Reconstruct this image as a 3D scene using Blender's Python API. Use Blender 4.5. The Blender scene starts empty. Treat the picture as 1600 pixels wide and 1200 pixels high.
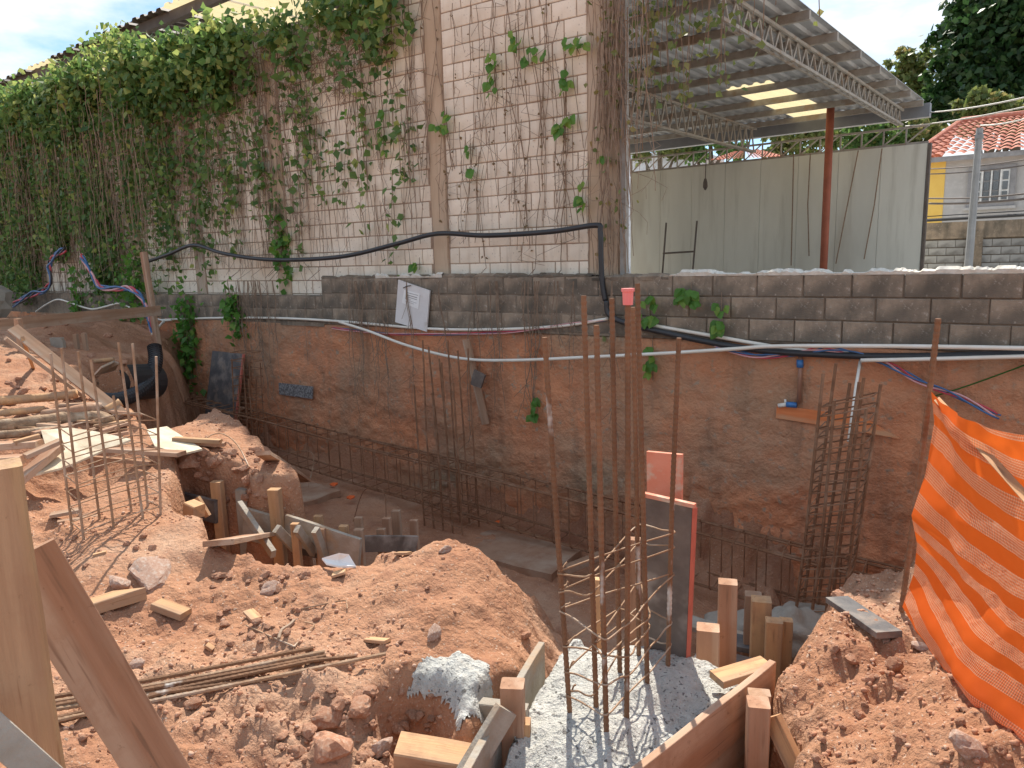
import bpy, bmesh, math, random
import numpy as np
from mathutils import Vector, Matrix, noise as mnoise
rnd = random.Random(7)
SC = bpy.context.scene
COL = SC.collection
# ------------------------------------------------------------------ camera
FPX = 1150.0; PITCH = math.radians(9.7); YAW = math.radians(35); ROLL = math.radians(-1.5); EYE = 1.65
Fv = Vector((-math.sin(YAW)*math.cos(PITCH), math.cos(YAW)*math.cos(PITCH), -math.sin(PITCH)))
r0 = Vector((math.cos(YAW), math.sin(YAW), 0)); u0 = r0.cross(Fv)
Rv = r0*math.cos(ROLL)+u0*math.sin(ROLL); Uv = u0*math.cos(ROLL)-r0*math.sin(ROLL)
CAM = Vector((0, 0, EYE))
cd = bpy.data.cameras.new('camera'); co = bpy.data.objects.new('camera', cd); COL.objects.link(co)
cd.sensor_width = 36; cd.lens = FPX/1600*36; cd.clip_start = 0.05; cd.clip_end = 3000
co.matrix_world = Matrix(((Rv.x, Uv.x, -Fv.x, 0), (Rv.y, Uv.y, -Fv.y, 0), (Rv.z, Uv.z, -Fv.z, EYE), (0, 0, 0, 1)))
SC.camera = co
# ------------------------------------------------------------------ sky, sun, exposure
SUN_EL = math.radians(51); SUN_AZ = math.radians(-33)          # azimuth from +Y towards +X
wd = bpy.data.worlds.new('World'); SC.world = wd; wd.use_nodes = True
nt = wd.node_tree; bg = nt.nodes['Background']
sky = nt.nodes.new('ShaderNodeTexSky'); sky.sky_type = 'NISHITA'; sky.sun_disc = False
sky.sun_elevation = SUN_EL; sky.sun_rotation = SUN_AZ; sky.air_density = 1.0; sky.dust_density = 0.4; sky.altitude = 700
tc = nt.nodes.new('ShaderNodeTexCoord'); mp = nt.nodes.new('ShaderNodeMapping'); mp.inputs['Scale'].default_value = (1, 1, 2.6)
nz = nt.nodes.new('ShaderNodeTexNoise'); nz.inputs['Scale'].default_value = 3.6; nz.inputs['Detail'].default_value = 9; nz.inputs['Roughness'].default_value = .58
cr = nt.nodes.new('ShaderNodeValToRGB'); cr.color_ramp.elements[0].position = .42; cr.color_ramp.elements[1].position = .60
cr.color_ramp.elements[0].color = (.12, .12, .12, 1); cr.color_ramp.elements[1].color = (.98, .98, .98, 1)
mx = nt.nodes.new('ShaderNodeMix'); mx.data_type = 'RGBA'; mx.inputs[7].default_value = (3.55, 3.75, 3.85, 1)
L = nt.links.new
L(tc.outputs['Generated'], mp.inputs[0]); L(mp.outputs[0], nz.inputs['Vector']); L(nz.outputs['Fac'], cr.inputs[0])
tn = nt.nodes.new('ShaderNodeMix'); tn.data_type = 'RGBA'; tn.blend_type = 'MULTIPLY'; tn.inputs[0].default_value = 1; tn.inputs[7].default_value = (.40, .52, .60, 1)
L(cr.outputs[0], mx.inputs[0]); L(sky.outputs[0], tn.inputs[6]); L(tn.outputs[2], mx.inputs[6]); L(mx.outputs[2], bg.inputs[0]); bg.inputs[1].default_value = .145
sl = bpy.data.lights.new('sun', 'SUN'); sl.energy = 3.3; sl.angle = math.radians(.55); sl.color = (1, .93, .82)
so = bpy.data.objects.new('sun', sl); COL.objects.link(so)
sdir = Vector((math.sin(SUN_AZ)*math.cos(SUN_EL), math.cos(SUN_AZ)*math.cos(SUN_EL), math.sin(SUN_EL)))
so.location = sdir*60; so.rotation_euler = sdir.to_track_quat('Z', 'Y').to_euler()
vs = SC.view_settings; vs.view_transform = 'Standard'; vs.look = 'None'; vs.exposure = 1.1; vs.gamma = 1
SC.cycles.max_bounces = 6; SC.cycles.transparent_max_bounces = 16

# ------------------------------------------------------------------ helpers
def ray(px, py): return Fv+Rv*((px-800)/FPX)+Uv*((600-py)/FPX)
def G(px, py, z=0.0): d = ray(px, py); return CAM+d*((z-EYE)/d.z)
def PY(px, py, y): d = ray(px, py); return CAM+d*(y/d.y)
def DEP(px, py, t): return CAM+ray(px, py)*t
YL, YW = 6.80, 7.05
def WL(px, py, off=0.03): return PY(px, py, YL-off)
def WW(px, py, off=0.03): return PY(px, py, YW-off)
def S(p): return (Vector(p)-CAM).dot(Fv)/FPX            # metres per pixel at p

def lerp(a, b, t): return a+(b-a)*t
def sstep(a, b, x):
    t = np.clip((x-a)/(b-a), 0, 1); return t*t*(3-2*t)

_perm = np.random.RandomState(3).rand(256, 256)
def vnoise(x, y, seed=0):
    xi = np.floor(x).astype(int); yi = np.floor(y).astype(int); fx = x-xi; fy = y-yi
    fx = fx*fx*fx*(fx*(fx*6-15)+10); fy = fy*fy*fy*(fy*(fy*6-15)+10)
    a = (xi+seed*37) & 255; b = (yi+seed*91) & 255; a1 = (a+1) & 255; b1 = (b+1) & 255
    return ((_perm[a, b]*(1-fx)+_perm[a1, b]*fx)*(1-fy)+(_perm[a, b1]*(1-fx)+_perm[a1, b1]*fx)*fy)*2-1
def fbm(x, y, o=4, seed=0, g=.5):
    s = 0; a = 1; k = 1
    for i in range(o): s = s+a*vnoise(x*k+i*17.3, y*k-i*9.1, seed+i); a *= g; k *= 2.03
    return s

# ------------------------------------------------------------------ materials
MATS = {}
def mat(name, c1, c2=None, scale=6., rough=.9, bump=.0, bscale=40., c3=None, s3=1.5, t3=(.5, .7), stretch=(1, 1, 1), detail=6, bdist=.01, spec=.3, metal=0, t1=(.35, .65), rand=0.0, coords='Object', c4=None, s4=60, t4=(.6, .66)):
    m = bpy.data.materials.new(name); m.use_nodes = True; n = m.node_tree.nodes; l = m.node_tree.links.new
    b = n['Principled BSDF']; b.inputs['Roughness'].default_value = rough; b.inputs['Specular IOR Level'].default_value = spec; b.inputs['Metallic'].default_value = metal
    tcn = n.new('ShaderNodeTexCoord'); mpn = n.new('ShaderNodeMapping'); mpn.inputs['Scale'].default_value = stretch
    l(tcn.outputs[coords], mpn.inputs[0])
    def nse(sc, dt=detail, src=None):
        t = n.new('ShaderNodeTexNoise'); t.inputs['Scale'].default_value = sc; t.inputs['Detail'].default_value = dt; t.inputs['Roughness'].default_value = .6
        l((src or mpn).outputs[0], t.inputs['Vector']); return t
    def mixc(fac, a, bcol):
        q = n.new('ShaderNodeMix'); q.data_type = 'RGBA'
        l(fac, q.inputs[0])
        if isinstance(a, tuple): q.inputs[6].default_value = (*a, 1)
        else: l(a, q.inputs[6])
        if isinstance(bcol, tuple): q.inputs[7].default_value = (*bcol, 1)
        else: l(bcol, q.inputs[7])
        return q.outputs[2]
    def rmp(src, t):
        r = n.new('ShaderNodeMapRange'); r.inputs[1].default_value = t[0]; r.inputs[2].default_value = t[1]; l(src, r.inputs[0]); return r.outputs[0]
    col = None
    if c2 is None: c2 = tuple(v*.75 for v in c1)
    col = mixc(rmp(nse(scale).outputs['Fac'], t1), c1, c2)
    if c3: col = mixc(rmp(nse(s3, 4).outputs['Fac'], t3), col, c3)
    if c4: col = mixc(rmp(nse(s4, 2).outputs['Fac'], t4), col, c4)
    if rand:
        oi = n.new('ShaderNodeObjectInfo'); hs = n.new('ShaderNodeHueSaturation'); r = n.new('ShaderNodeMapRange')
        r.inputs[3].default_value = 1-rand; r.inputs[4].default_value = 1+rand; l(oi.outputs['Random'], r.inputs[0]); l(r.outputs[0], hs.inputs['Value']); l(col, hs.inputs['Color']); col = hs.outputs[0]
    l(col, b.inputs['Base Color'])
    if bump:
        bn = n.new('ShaderNodeBump'); bn.inputs['Strength'].default_value = bump; bn.inputs['Distance'].default_value = bdist
        l(nse(bscale, 8).outputs['Fac'], bn.inputs['Height']); l(bn.outputs[0], b.inputs['Normal'])
    MATS[name] = m; return m
def leafmat(name, c1, c2, c3, trans=.45):
    m = bpy.data.materials.new(name); m.use_nodes = True; n = m.node_tree.nodes; l = m.node_tree.links.new
    b = n['Principled BSDF']; b.inputs['Roughness'].default_value = .45; b.inputs['Specular IOR Level'].default_value = .4
    at = n.new('ShaderNodeAttribute'); at.attribute_name = 'tone'; r = n.new('ShaderNodeValToRGB'); e = r.color_ramp.elements
    e[0].color = (*c1, 1); e[1].color = (*c3, 1); e.new(.6).color = (*c2, 1); l(at.outputs['Fac'], r.inputs[0]); l(r.outputs[0], b.inputs['Base Color'])
    tr = n.new('ShaderNodeBsdfTranslucent'); ms = n.new('ShaderNodeMixShader'); ms.inputs[0].default_value = trans
    hs = n.new('ShaderNodeHueSaturation'); hs.inputs['Value'].default_value = 1.5; l(r.outputs[0], hs.inputs['Color']); l(hs.outputs[0], tr.inputs[0])
    l(b.outputs[0], ms.inputs[1]); l(tr.outputs[0], ms.inputs[2]); l(ms.outputs[0], n['Material Output'].inputs[0]); MATS[name] = m; return m

mat('dirt', (.47, .25, .15), (.37, .178, .10), 2.2, .95, .9, 34, c3=(.53, .335, .225), s3=1.1, t3=(.48, .68), bdist=.03, detail=10, c4=(.56, .42, .32), s4=75, t4=(.63, .70), spec=.1)
mat('crumb', (.54, .31, .20), (.45, .225, .14), 30, .95, .3, 80, c3=(.60, .42, .31), s3=18, t3=(.5, .65), spec=.1)
mat('clod', (.52, .29, .19), (.43, .205, .125), 9, .95, .7, 50, c3=(.58, .40, .29), s3=4, rand=.18, bdist=.012, spec=.1)
mat('stone', (.52, .36, .28), (.42, .25, .18), 12, .9, .6, 60, c3=(.56, .47, .40), s3=5, rand=.12, spec=.15)
mat('yard', (.60, .56, .49), (.52, .48, .42), 1.5, .95, .4, 20)  # pale tone picked to bounce light under the shed roof
mat('white_block', (.88, .79, .66), (.81, .715, .58), 5, .92, .7, 120, c3=(.64, .47, .32), s3=.55, t3=(.5, .8), rand=.09, bdist=.004, coords='Object', c4=(.42, .33, .26), s4=30, t4=(.62, .75))
mat('joint', (.40, .29, .21), (.30, .21, .15), 14, .95, .6, 80, bdist=.006)
mat('pilaster', (.60, .46, .33), (.50, .37, .255), 3, .93, .6, 60, c3=(.52, .44, .36), s3=1.2, stretch=(1, 1, .25), bdist=.005)
mat('grey_block', (.36, .28, .205), (.25, .195, .145), 5, .95, .9, 110, c3=(.12, .105, .085), s3=1.3, t3=(.46, .66), rand=.16, bdist=.008, c4=(.40, .34, .28), s4=26, t4=(.6, .74))
mat('grey_joint', (.22, .17, .125), (.13, .10, .075), 12, .95, .6, 80)
mat('render_soil', (.70, .30, .15), (.57, .24, .125), 1.6, .95, 1.0, 22, c3=(.40, .285, .185), s3=.75, t3=(.42, .7), bdist=.035, c4=(.43, .31, .22), s4=13, t4=(.6, .72), detail=9)
mat('slab_dirty', (.40, .25, .165), (.31, .175, .11), 5, .9, .5, 40, c3=(.43, .31, .225), s3=3)
mat('mortar_white', (.78, .74, .66), (.62, .57, .48), 18, .9, .6, 60)
mat('wood_new', (.61, .375, .20), (.48, .275, .14), 5, .8, .45, 30, stretch=(.35, 5, 5), c3=(.42, .27, .17), s3=1.4, t3=(.45, .62), rand=.16, spec=.2, bdist=.004, c4=(.30, .18, .10), s4=11, t4=(.62, .74))
mat('wood_post', (.47, .305, .185), (.35, .21, .125), 6, .85, .6, 30, stretch=(.3, 5, 5), c3=(.52, .36, .17), s3=1.0, spec=.2, bdist=.004, c4=(.24, .13, .07), s4=9, t4=(.62, .72))
mat('wood_old', (.42, .27, .18), (.31, .19, .12), 5, .85, .45, 30, stretch=(.3, 5, 5), c3=(.46, .36, .28), s3=1.5, rand=.14, spec=.2, bdist=.004)
mat('wood_red', (.43, .25, .16), (.33, .18, .11), 5, .85, .5, 30, stretch=(.3, 5, 5), c3=(.50, .35, .25), s3=1.4, t3=(.46, .62), c4=(.24, .14, .09), s4=10, t4=(.62, .74), rand=.14, spec=.2, bdist=.003)
mat('bark', (.40, .27, .17), (.22, .14, .09), 5, .9, .8, 18, stretch=(.4, 4, 4), c3=(.5, .4, .29), s3=2, bdist=.01)
mat('plywood', (.70, .62, .47), (.60, .50, .35), 4, .8, .2, 40, c3=(.56, .45, .32), s3=2.2, spec=.25, stretch=(1, 4, 1))
mat('form_black', (.075, .072, .075), (.13, .12, .115), 7, .55, .4, 50, c3=(.27, .23, .20), s3=3.5, t3=(.52, .7), spec=.4)
mat('form_dark', (.12, .095, .08), (.2, .16, .135), 6, .6, .4, 40, c3=(.36, .31, .27), s3=3, t3=(.5, .66), spec=.35)
mat('red_edge', (.56, .17, .12), (.46, .13, .09), 10, .8)
mat('orange_wood', (.72, .235, .085), (.62, .18, .06), 6, .7, .2, 40, c3=(.6, .33, .18), s3=3, stretch=(.5, 3, 3))
mat('pink_wood', (.72, .30, .20), (.66, .22, .13), 6, .8, .2, 40, c3=(.6, .47, .36), s3=5, t3=(.52, .6))
mat('concrete_wet', (.66, .65, .60), (.52, .51, .47), 30, .85, 1.0, 65, c3=(.74, .72, .67), s3=6, bdist=.03, detail=8, c4=(.20, .19, .175), s4=48, t4=(.60, .66))
mat('concrete', (.42, .375, .315), (.32, .28, .23), 8, .9, .7, 60, c3=(.46, .40, .34), s3=2)
mat('concrete_wood', (.41, .37, .315), (.31, .265, .21), 8, .85, .6, 50, c3=(.42, .30, .2), s3=4, t3=(.55, .68))
mat('rust', (.30, .155, .085), (.20, .10, .055), 14, .8, .4, 90, c3=(.36, .22, .14), s3=6, metal=.15)
mat('rust_light', (.42, .28, .18), (.30, .175, .10), 14, .75, .3, 90, c3=(.5, .40, .31), s3=5, metal=.15)
mat('rebar_col', (.27, .145, .08), (.17, .09, .05), 9, .75, .4, 90, c3=(.60, .56, .51), s3=4.5, t3=(.62, .67), metal=.1, stretch=(1, 1, .35))
mat('pvc_white', (.80, .76, .68), (.72, .66, .56), 5, .4, spec=.5)
mat('pvc_brown', (.33, .17, .11), None, 5, .4, spec=.5)
mat('black_plastic', (.022, .023, .026), (.035, .035, .038), 5, .42, .0, spec=.5)
mat('wire_blue', (.07, .17, .36), None, 5, .4, spec=.5); mat('wire_red', (.62, .07, .10), None, 5, .4, spec=.5)
mat('wire_pink', (.78, .42, .42), None, 5, .4); mat('blue_fit', (.05, .2, .5), None, 5, .35, spec=.5)
mat('pink_cap', (.85, .26, .24), (.8, .2, .2), 5, .4, spec=.4)
mat('sign_white', (.74, .72, .70), (.66, .63, .61), 4, .5, c3=(.58, .54, .50), s3=7, t3=(.6, .7), spec=.4)
mat('paper', (.86, .85, .83), (.8, .79, .77), 12, .6); mat('ink', (.35, .33, .33), None, 30, .8)
mat('granite', (.30, .30, .30), (.12, .12, .12), 42, .6, t1=(.42, .58), detail=3)
mat('roof_metal', (.46, .475, .50), (.38, .395, .415), 1.5, .5, metal=.3, spec=.4, c3=(.34, .33, .32), s3=.7)
mat('roof_dark', (.22, .20, .19), (.16, .145, .14), 2, .6, metal=.2, c3=(.2, .17, .14), s3=1)
mat('steel_paint', (.38, .355, .32), (.28, .255, .225), 5, .7, c3=(.30, .22, .16), s3=2.5, t3=(.55, .7))
mat('steel_dark', (.14, .115, .1), (.1, .08, .07), 5, .7)
mat('gutter', (.25, .265, .29), (.2, .21, .225), 2, .5, metal=.2)
mat('red_post', (.36, .11, .065), (.27, .085, .05), 4, .7)
mat('panel', (.64, .63, .565), (.57, .56, .50), 1.2, .9, .1, 30, stretch=(1, 1, .25), c3=(.46, .43, .37), s3=.7, t3=(.56, .76))
mat('house_grey', (.46, .44, .42), (.40, .38, .36), 1.5, .9, c3=(.5, .48, .46), s3=4); mat('house_yellow', (.78, .52, .13), (.74, .47, .11), 2, .9)
mat('roof_tile', (.56, .22, .15), (.46, .155, .10), 3, .85, c3=(.62, .33, .25), s3=7)
mat('win_frame', (.30, .29, .29), None, 5, .6); mat('win_white', (.74, .73, .70), None, 5, .6)
mat('pole_conc', (.33, .335, .34), (.27, .275, .28), 4, .9); mat('far_block', (.37, .36, .34), (.27, .26, .245), 3, .95, c3=(.13, .12, .11), s3=1.2, t3=(.5, .65), rand=.1)
mat('far_white', (.68, .70, .74), None, 3, .7); mat('stem', (.28, .20, .14), (.19, .13, .09), 20, .9, rand=.1); mat('stem_dry', (.36, .27, .20), (.25, .175, .125), 20, .9)
mat('trunk', (.16, .12, .09), (.1, .075, .055), 6, .9, .6, 20)
mat('scrap_orange', (.85, .16, .04), None, 5, .6)
leafmat('leaf_vine', (.055, .13, .035), (.15, .25, .07), (.42, .46, .14)); leafmat('leaf_bright', (.06, .17, .03), (.12, .27, .045), (.30, .42, .08))
leafmat('leaf_tree', (.018, .05, .016), (.035, .085, .022), (.10, .16, .05), .3); leafmat('leaf_olive', (.10, .15, .04), (.17, .20, .06), (.36, .27, .11), .35)
leafmat('leaf_dry', (.15, .10, .05), (.22, .16, .07), (.3, .28, .1), .3)
def layer(name, c, scale, stretch, thr, amt=1.):
    m = MATS[name]; n = m.node_tree.nodes; l = m.node_tree.links.new; b = n['Principled BSDF']; src = b.inputs['Base Color'].links[0].from_socket
    t = n.new('ShaderNodeTexCoord'); mp_ = n.new('ShaderNodeMapping'); mp_.inputs['Scale'].default_value = stretch; l(t.outputs['Object'], mp_.inputs[0])
    oi = n.new('ShaderNodeNewGeometry'); l(oi.outputs['Position'], mp_.inputs[0])
    q = n.new('ShaderNodeTexNoise'); q.inputs['Scale'].default_value = scale; q.inputs['Detail'].default_value = 7; q.inputs['Roughness'].default_value = .65; l(mp_.outputs[0], q.inputs['Vector'])
    r = n.new('ShaderNodeMapRange'); r.inputs[1].default_value = thr[0]; r.inputs[2].default_value = thr[1]; r.inputs[4].default_value = amt; l(q.outputs['Fac'], r.inputs[0])
    x = n.new('ShaderNodeMix'); x.data_type = 'RGBA'; l(r.outputs[0], x.inputs[0]); l(src, x.inputs[6]); x.inputs[7].default_value = (*c, 1); l(x.outputs[2], b.inputs['Base Color'])
layer('dirt', (.27, .12, .075), 1.3, (1, 1, 1), (.50, .66), .55); layer('dirt', (.30, .14, .09), 9, (1, 1, 1), (.54, .68), .5)
layer('render_soil', (.19, .115, .075), 2.6, (1.6, 1, .35), (.52, .74), .65); layer('render_soil', (.50, .39, .28), 9, (1, 1, 1), (.60, .72), .7); layer('render_soil', (.23, .19, .145), 1.1, (1, 1, .8), (.54, .70), .5)
layer('grey_block', (.11, .095, .075), 2.2, (2, 1, .4), (.50, .70), .8); layer('grey_block', (.42, .33, .24), 3.1, (1, 1, 1), (.56, .70), .6)
layer('white_block', (.50, .37, .26), 1.6, (2.2, 1, .22), (.52, .74), .6); layer('white_block', (.42, .35, .28), 3.2, (2.6, 1, .3), (.58, .76), .5)
layer('panel', (.33, .31, .26), 1.0, (3.2, 3, .22), (.54, .74), .55); layer('pilaster', (.30, .21, .145), 2.2, (2.5, 1, .4), (.5, .72), .6)
for _w in ('wood_new', 'wood_red', 'wood_old', 'wood_post'): layer(_w, (.36, .20, .12), 7, (1, 1, 1), (.50, .68), .6); layer(_w, (.17, .10, .06), 26, (1, 1, 1), (.64, .72), .6)
layer('plywood', (.45, .30, .19), 5, (1, 1, 1), (.52, .68), .7); layer('form_black', (.32, .24, .18), 6, (1, 1, 1), (.52, .68), .6)
def skylight():
    m = bpy.data.materials.new('skylight_sheet'); m.use_nodes = True; n = m.node_tree.nodes; l = m.node_tree.links.new
    b = n['Principled BSDF']; b.inputs['Base Color'].default_value = (.62, .50, .30, 1); b.inputs['Roughness'].default_value = .5
    tr = n.new('ShaderNodeBsdfTranslucent'); tr.inputs[0].default_value = (.62, .52, .31, 1); ms = n.new('ShaderNodeMixShader'); ms.inputs[0].default_value = .75
    l(b.outputs[0], ms.inputs[1]); l(tr.outputs[0], ms.inputs[2]); l(ms.outputs[0], n['Material Output'].inputs[0]); MATS['skylight'] = m
skylight()
def glassmat():
    m = bpy.data.materials.new('window_glass'); m.use_nodes = True; b = m.node_tree.nodes['Principled BSDF']
    b.inputs['Base Color'].default_value = (.10, .11, .12, 1); b.inputs['Roughness'].default_value = .08; b.inputs['Specular IOR Level'].default_value = .8; MATS['glass'] = m
glassmat()

# ------------------------------------------------------------------ mesh builder
ORG = {}
class MB:
    def __init__(s): s.v = []; s.f = []; s.tone = None
    def add(s, vs, fs):
        b = len(s.v); s.v += [tuple(v) for v in vs]; s.f += [tuple(i+b for i in f) for f in fs]; return s
    def box(s, c, size, M=None):
        x, y, z = (d/2 for d in size); vs = [Vector((a*x, b*y, e*z)) for e in (-1, 1) for b in (-1, 1) for a in (-1, 1)]
        if M: vs = [M @ v for v in vs]
        return s.add([Vector(c)+v for v in vs], [(0, 2, 3, 1), (4, 5, 7, 6), (0, 1, 5, 4), (2, 6, 7, 3), (0, 4, 6, 2), (1, 3, 7, 5)])
    def bar(s, p0, p1, w, h, up=(0, 0, 1)):
        p0, p1 = Vector(p0), Vector(p1); a = (p1-p0); ln = a.length; a.normalize(); u = Vector(up)
        if abs(a.dot(u)) > .98: u = Vector((0, 1, 0))
        sd = a.cross(u).normalized(); u = sd.cross(a)
        return s.box((p0+p1)/2, (ln, w, h), Matrix((a, sd, u)).transposed())
    def tube(s, pts, r, n=6, cap=True, ribs=0):
        pts = [Vector(p) for p in pts]; rs = r if isinstance(r, (list, tuple)) else [r]*len(pts)
        if ribs:
            np_, nr = [], []
            for i in range(len(pts)-1):
                k = max(2, int((pts[i+1]-pts[i]).length/ribs))
                for j in range(k): np_.append(pts[i].lerp(pts[i+1], j/k)); nr.append(rs[i]*(1.13 if j % 2 else .93))
            np_.append(pts[-1]); nr.append(rs[-1]); pts, rs = np_, nr
        b = len(s.v); prev = None
        for i, p in enumerate(pts):
            t = (pts[min(i+1, len(pts)-1)]-pts[max(i-1, 0)])
            if t.length < 1e-9: t = Vector((0, 0, 1))
            t.normalize()
            if prev is None: q = t.orthogonal().normalized()
            else:
                q = prev-t*prev.dot(t)
                if q.length < 1e-6: q = t.orthogonal()
                q.normalize()
            prev = q; w = t.cross(q)
            for k in range(n):
                a = 2*math.pi*k/n; s.v.append(tuple(p+(q*math.cos(a)+w*math.sin(a))*rs[i]))
        for i in range(len(pts)-1):
            for k in range(n):
                k2 = (k+1) % n; s.f.append((b+i*n+k, b+i*n+k2, b+(i+1)*n+k2, b+(i+1)*n+k))
        if cap:
            s.f.append(tuple(b+k for k in reversed(range(n)))); e = b+(len(pts)-1)*n; s.f.append(tuple(e+k for k in range(n)))
        return s
    def build(s, name, m, parent=None, org=None, smooth=False, kind=None):
        if parent is not None: org = ORG[parent]
        elif org is None:
            a = np.array(s.v); org = Vector((float(a[:, 0].mean()), float(a[:, 1].mean()), float(a[:, 2].min())))
        org = Vector(org); me = bpy.data.meshes.new(name); o3 = tuple(org)
        me.from_pydata([(v[0]-o3[0], v[1]-o3[1], v[2]-o3[2]) for v in s.v], [], s.f)
        if smooth: me.polygons.foreach_set('use_smooth', [True]*len(me.polygons))
        if s.tone is not None:
            at = me.attributes.new('tone', 'FLOAT', 'POINT'); at.data.foreach_set('value', s.tone)
        me.materials.append(MATS[m]); o = bpy.data.objects.new(name, me); COL.objects.link(o)
        if parent is not None: o.parent = parent
        else: o.location = org
        ORG[o] = org
        if kind: o['kind'] = kind
        return o
def tag(o, label, cat, group=None):
    o['label'] = label; o['category'] = cat
    if group: o['group'] = group
    return o
def thing(name, label, cat, loc, group=None):
    o = bpy.data.objects.new(name, None); o.empty_display_size = .1; COL.objects.link(o); o.location = loc; ORG[o] = Vector(loc); return tag(o, label, cat, group)
def struct(o): o['kind'] = 'structure'; return o
def plank_mesh(ln, w, t, point=0., taper=0.):
    n = max(2, int(ln/.12)); mb = MB(); vs = []; q = rnd.uniform(0, 9)
    for i in range(n+1):
        x = ln*i/n; k = 1.0
        if point and x > ln-point: k = max(.06, (ln-x)/point)
        j = .02*math.sin(q+i*1.7)+rnd.uniform(-.012, .012); ww = w/2*(1+j); tt = t/2*(1+j)
        bx = math.sin(x*2.2+q)*w*.03; c = min(ww, tt)*.13
        lo, hi = -ww, -ww+2*ww*k
        if i == 0 or i == n: x += rnd.uniform(-.004, .004)
        vs += [(x, lo+bx, -tt+c), (x, lo+bx+c*k, -tt), (x, hi+bx-c*k, -tt), (x, hi+bx, -tt+c), (x, hi+bx, tt-c), (x, hi+bx-c*k, tt), (x, lo+bx+c*k, tt), (x, lo+bx, tt-c)]
    fs = []
    for i in range(n):
        for k in range(8): fs.append((i*8+k, i*8+(k+1) % 8, (i+1)*8+(k+1) % 8, (i+1)*8+k))
    fs.append(tuple(range(7, -1, -1))); fs.append(tuple(n*8+k for k in range(8))); mb.add(vs, fs); return mb
def plank(name, p0, p1, w, t, m, parent=None, up=(0, 0, 1), label=None, cat=None, group=None, point=0.):
    """timber from p0 to p1; w across, t along up"""
    p0, p1 = Vector(p0), Vector(p1); a = p1-p0; ln = a.length; a.normalize(); u = Vector(up)
    if abs(a.dot(u)) > .97: u = Vector((.3, 1, 0)).normalized()
    sd = u.cross(a).normalized(); u = a.cross(sd)
    mb = plank_mesh(ln, w, t, point); me = bpy.data.meshes.new(name); me.from_pydata(mb.v, [], mb.f); me.materials.append(MATS[m])
    o = bpy.data.objects.new(name, me); COL.objects.link(o); M = Matrix((a, sd, u)).transposed().to_4x4()
    if parent is not None: o.parent = parent; M.translation = p0-ORG[parent]
    else: M.translation = p0
    o.matrix_local = M; ORG[o] = p0
    if label: tag(o, label, cat, group)
    return o
# ------------------------------------------------------------------ ground
CTL = [(300, 1190, 0), (0, 1190, .03), (600, 1190, -.12), (100, 1100, .02), (450, 1080, .02), (250, 1000, .03), (450, 950, .05), (620, 960, .06), (100, 880, .10), (300, 900, .06),
       (540, 900, .08), (690, 824, .27), (640, 862, .11), (760, 875, .16), (830, 935, .0), (890, 990, -.2), (800, 1000, .02), (740, 1040, .03), (690, 1110, -.02), (170, 835, .16), (60, 830, .12), (30, 780, .12),
       (110, 790, .08), (230, 805, .16), (330, 830, .19), (400, 850, .14), (50, 705, .28), (150, 695, .28), (250, 705, .27), (330, 715, .28), (395, 760, .12), (300, 745, .26), (50, 620, .52), (120, 600, .52),
       (150, 640, .46), (30, 560, .72), (20, 490, 1.0), (120, 505, .9), (200, 560, .35), (1400, 925, .12), (1310, 955, .12), (1265, 1010, .06), (1450, 1000, .2), (1560, 1150, .28),
       (1350, 1100, .12), (1270, 1150, -.02), (1560, 940, .3)]
_w = [tuple(G(a, b, c)) for a, b, c in CTL]
_w += [(3, 0, .2), (2.5, 3, .4), (0, 0, 0), (-3, -1, 0), (-7, .6, .2), (-12, 1, .5), (-20, 2, .9), (-22, 6, 1.0), (3, 6, .4), (-15, 6.5, .95), (1.6, 4.6, .35), (0, -4, 0), (-5, -4, .1), (5, -4, .2), (-20, -6, .8)]
_cx = np.array([p[0] for p in _w]); _cy = np.array([p[1] for p in _w]); _cz = np.array([p[2] for p in _w])
_A = np.sqrt((_cx[:, None]-_cx[None])**2+(_cy[:, None]-_cy[None])**2+.02); _mz = _cz.mean()
_wt = np.linalg.solve(_A-np.eye(len(_cx))*.05, _cz-_mz)
PIT = np.array([(1.7, 7.0), (.7, 5.1), (-.05, 4.6), (-.44, 4.0), (-.68, 3.66), (-.78, 3.36), (-.74, 3.0), (-.62, 2.6), (-.50, 2.1), (-.5, 1.5), (-1.3, 1.3), (-1.62, 1.62), (-1.52, 1.95), (-1.66, 2.45), (-1.68, 2.8), (-1.95, 3.02), (-2.35, 3.22)]+[tuple(G(a, b, c)[:2]) for a, b, c in ((742, 836, .14), (700, 816, .19), (655, 838, .12), (610, 862, .08), (560, 882, .07), (490, 884, .08), (425, 874, .10), (340, 830, .16), (262, 790, .17))]+[(-5.05, 2.95), (-4.4, 3.12), (-4.3, 3.35), (-4.85, 3.6), (-5.79, 3.98), (-6.4, 4.1)]+[tuple(G(a, b, c)[:2]) for a, b, c in ((252, 672, .33), (205, 655, .36), (165, 628, .42), (140, 598, .5), (165, 566, .6), (205, 548, .7))]+[(-11.6, 7.0)])
def pit_sd(x, y):
    """signed distance, positive inside the excavation"""
    d = np.full(x.shape, 1e9); ins = np.zeros(x.shape, bool); n = len(PIT)
    for i in range(n):
        ax, ay = PIT[i]; bx, by = PIT[(i+1) % n]; ex, ey = bx-ax, by-ay
        t = np.clip(((x-ax)*ex+(y-ay)*ey)/(ex*ex+ey*ey), 0, 1); d = np.minimum(d, (x-ax-t*ex)**2+(y-ay-t*ey)**2)
        if by != ay: ins ^= ((ay > y) != (by > y)) & (x < (bx-ax)*(y-ay)/(by-ay)+ax)
    return np.where(ins, 1, -1)*np.sqrt(d)
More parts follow.
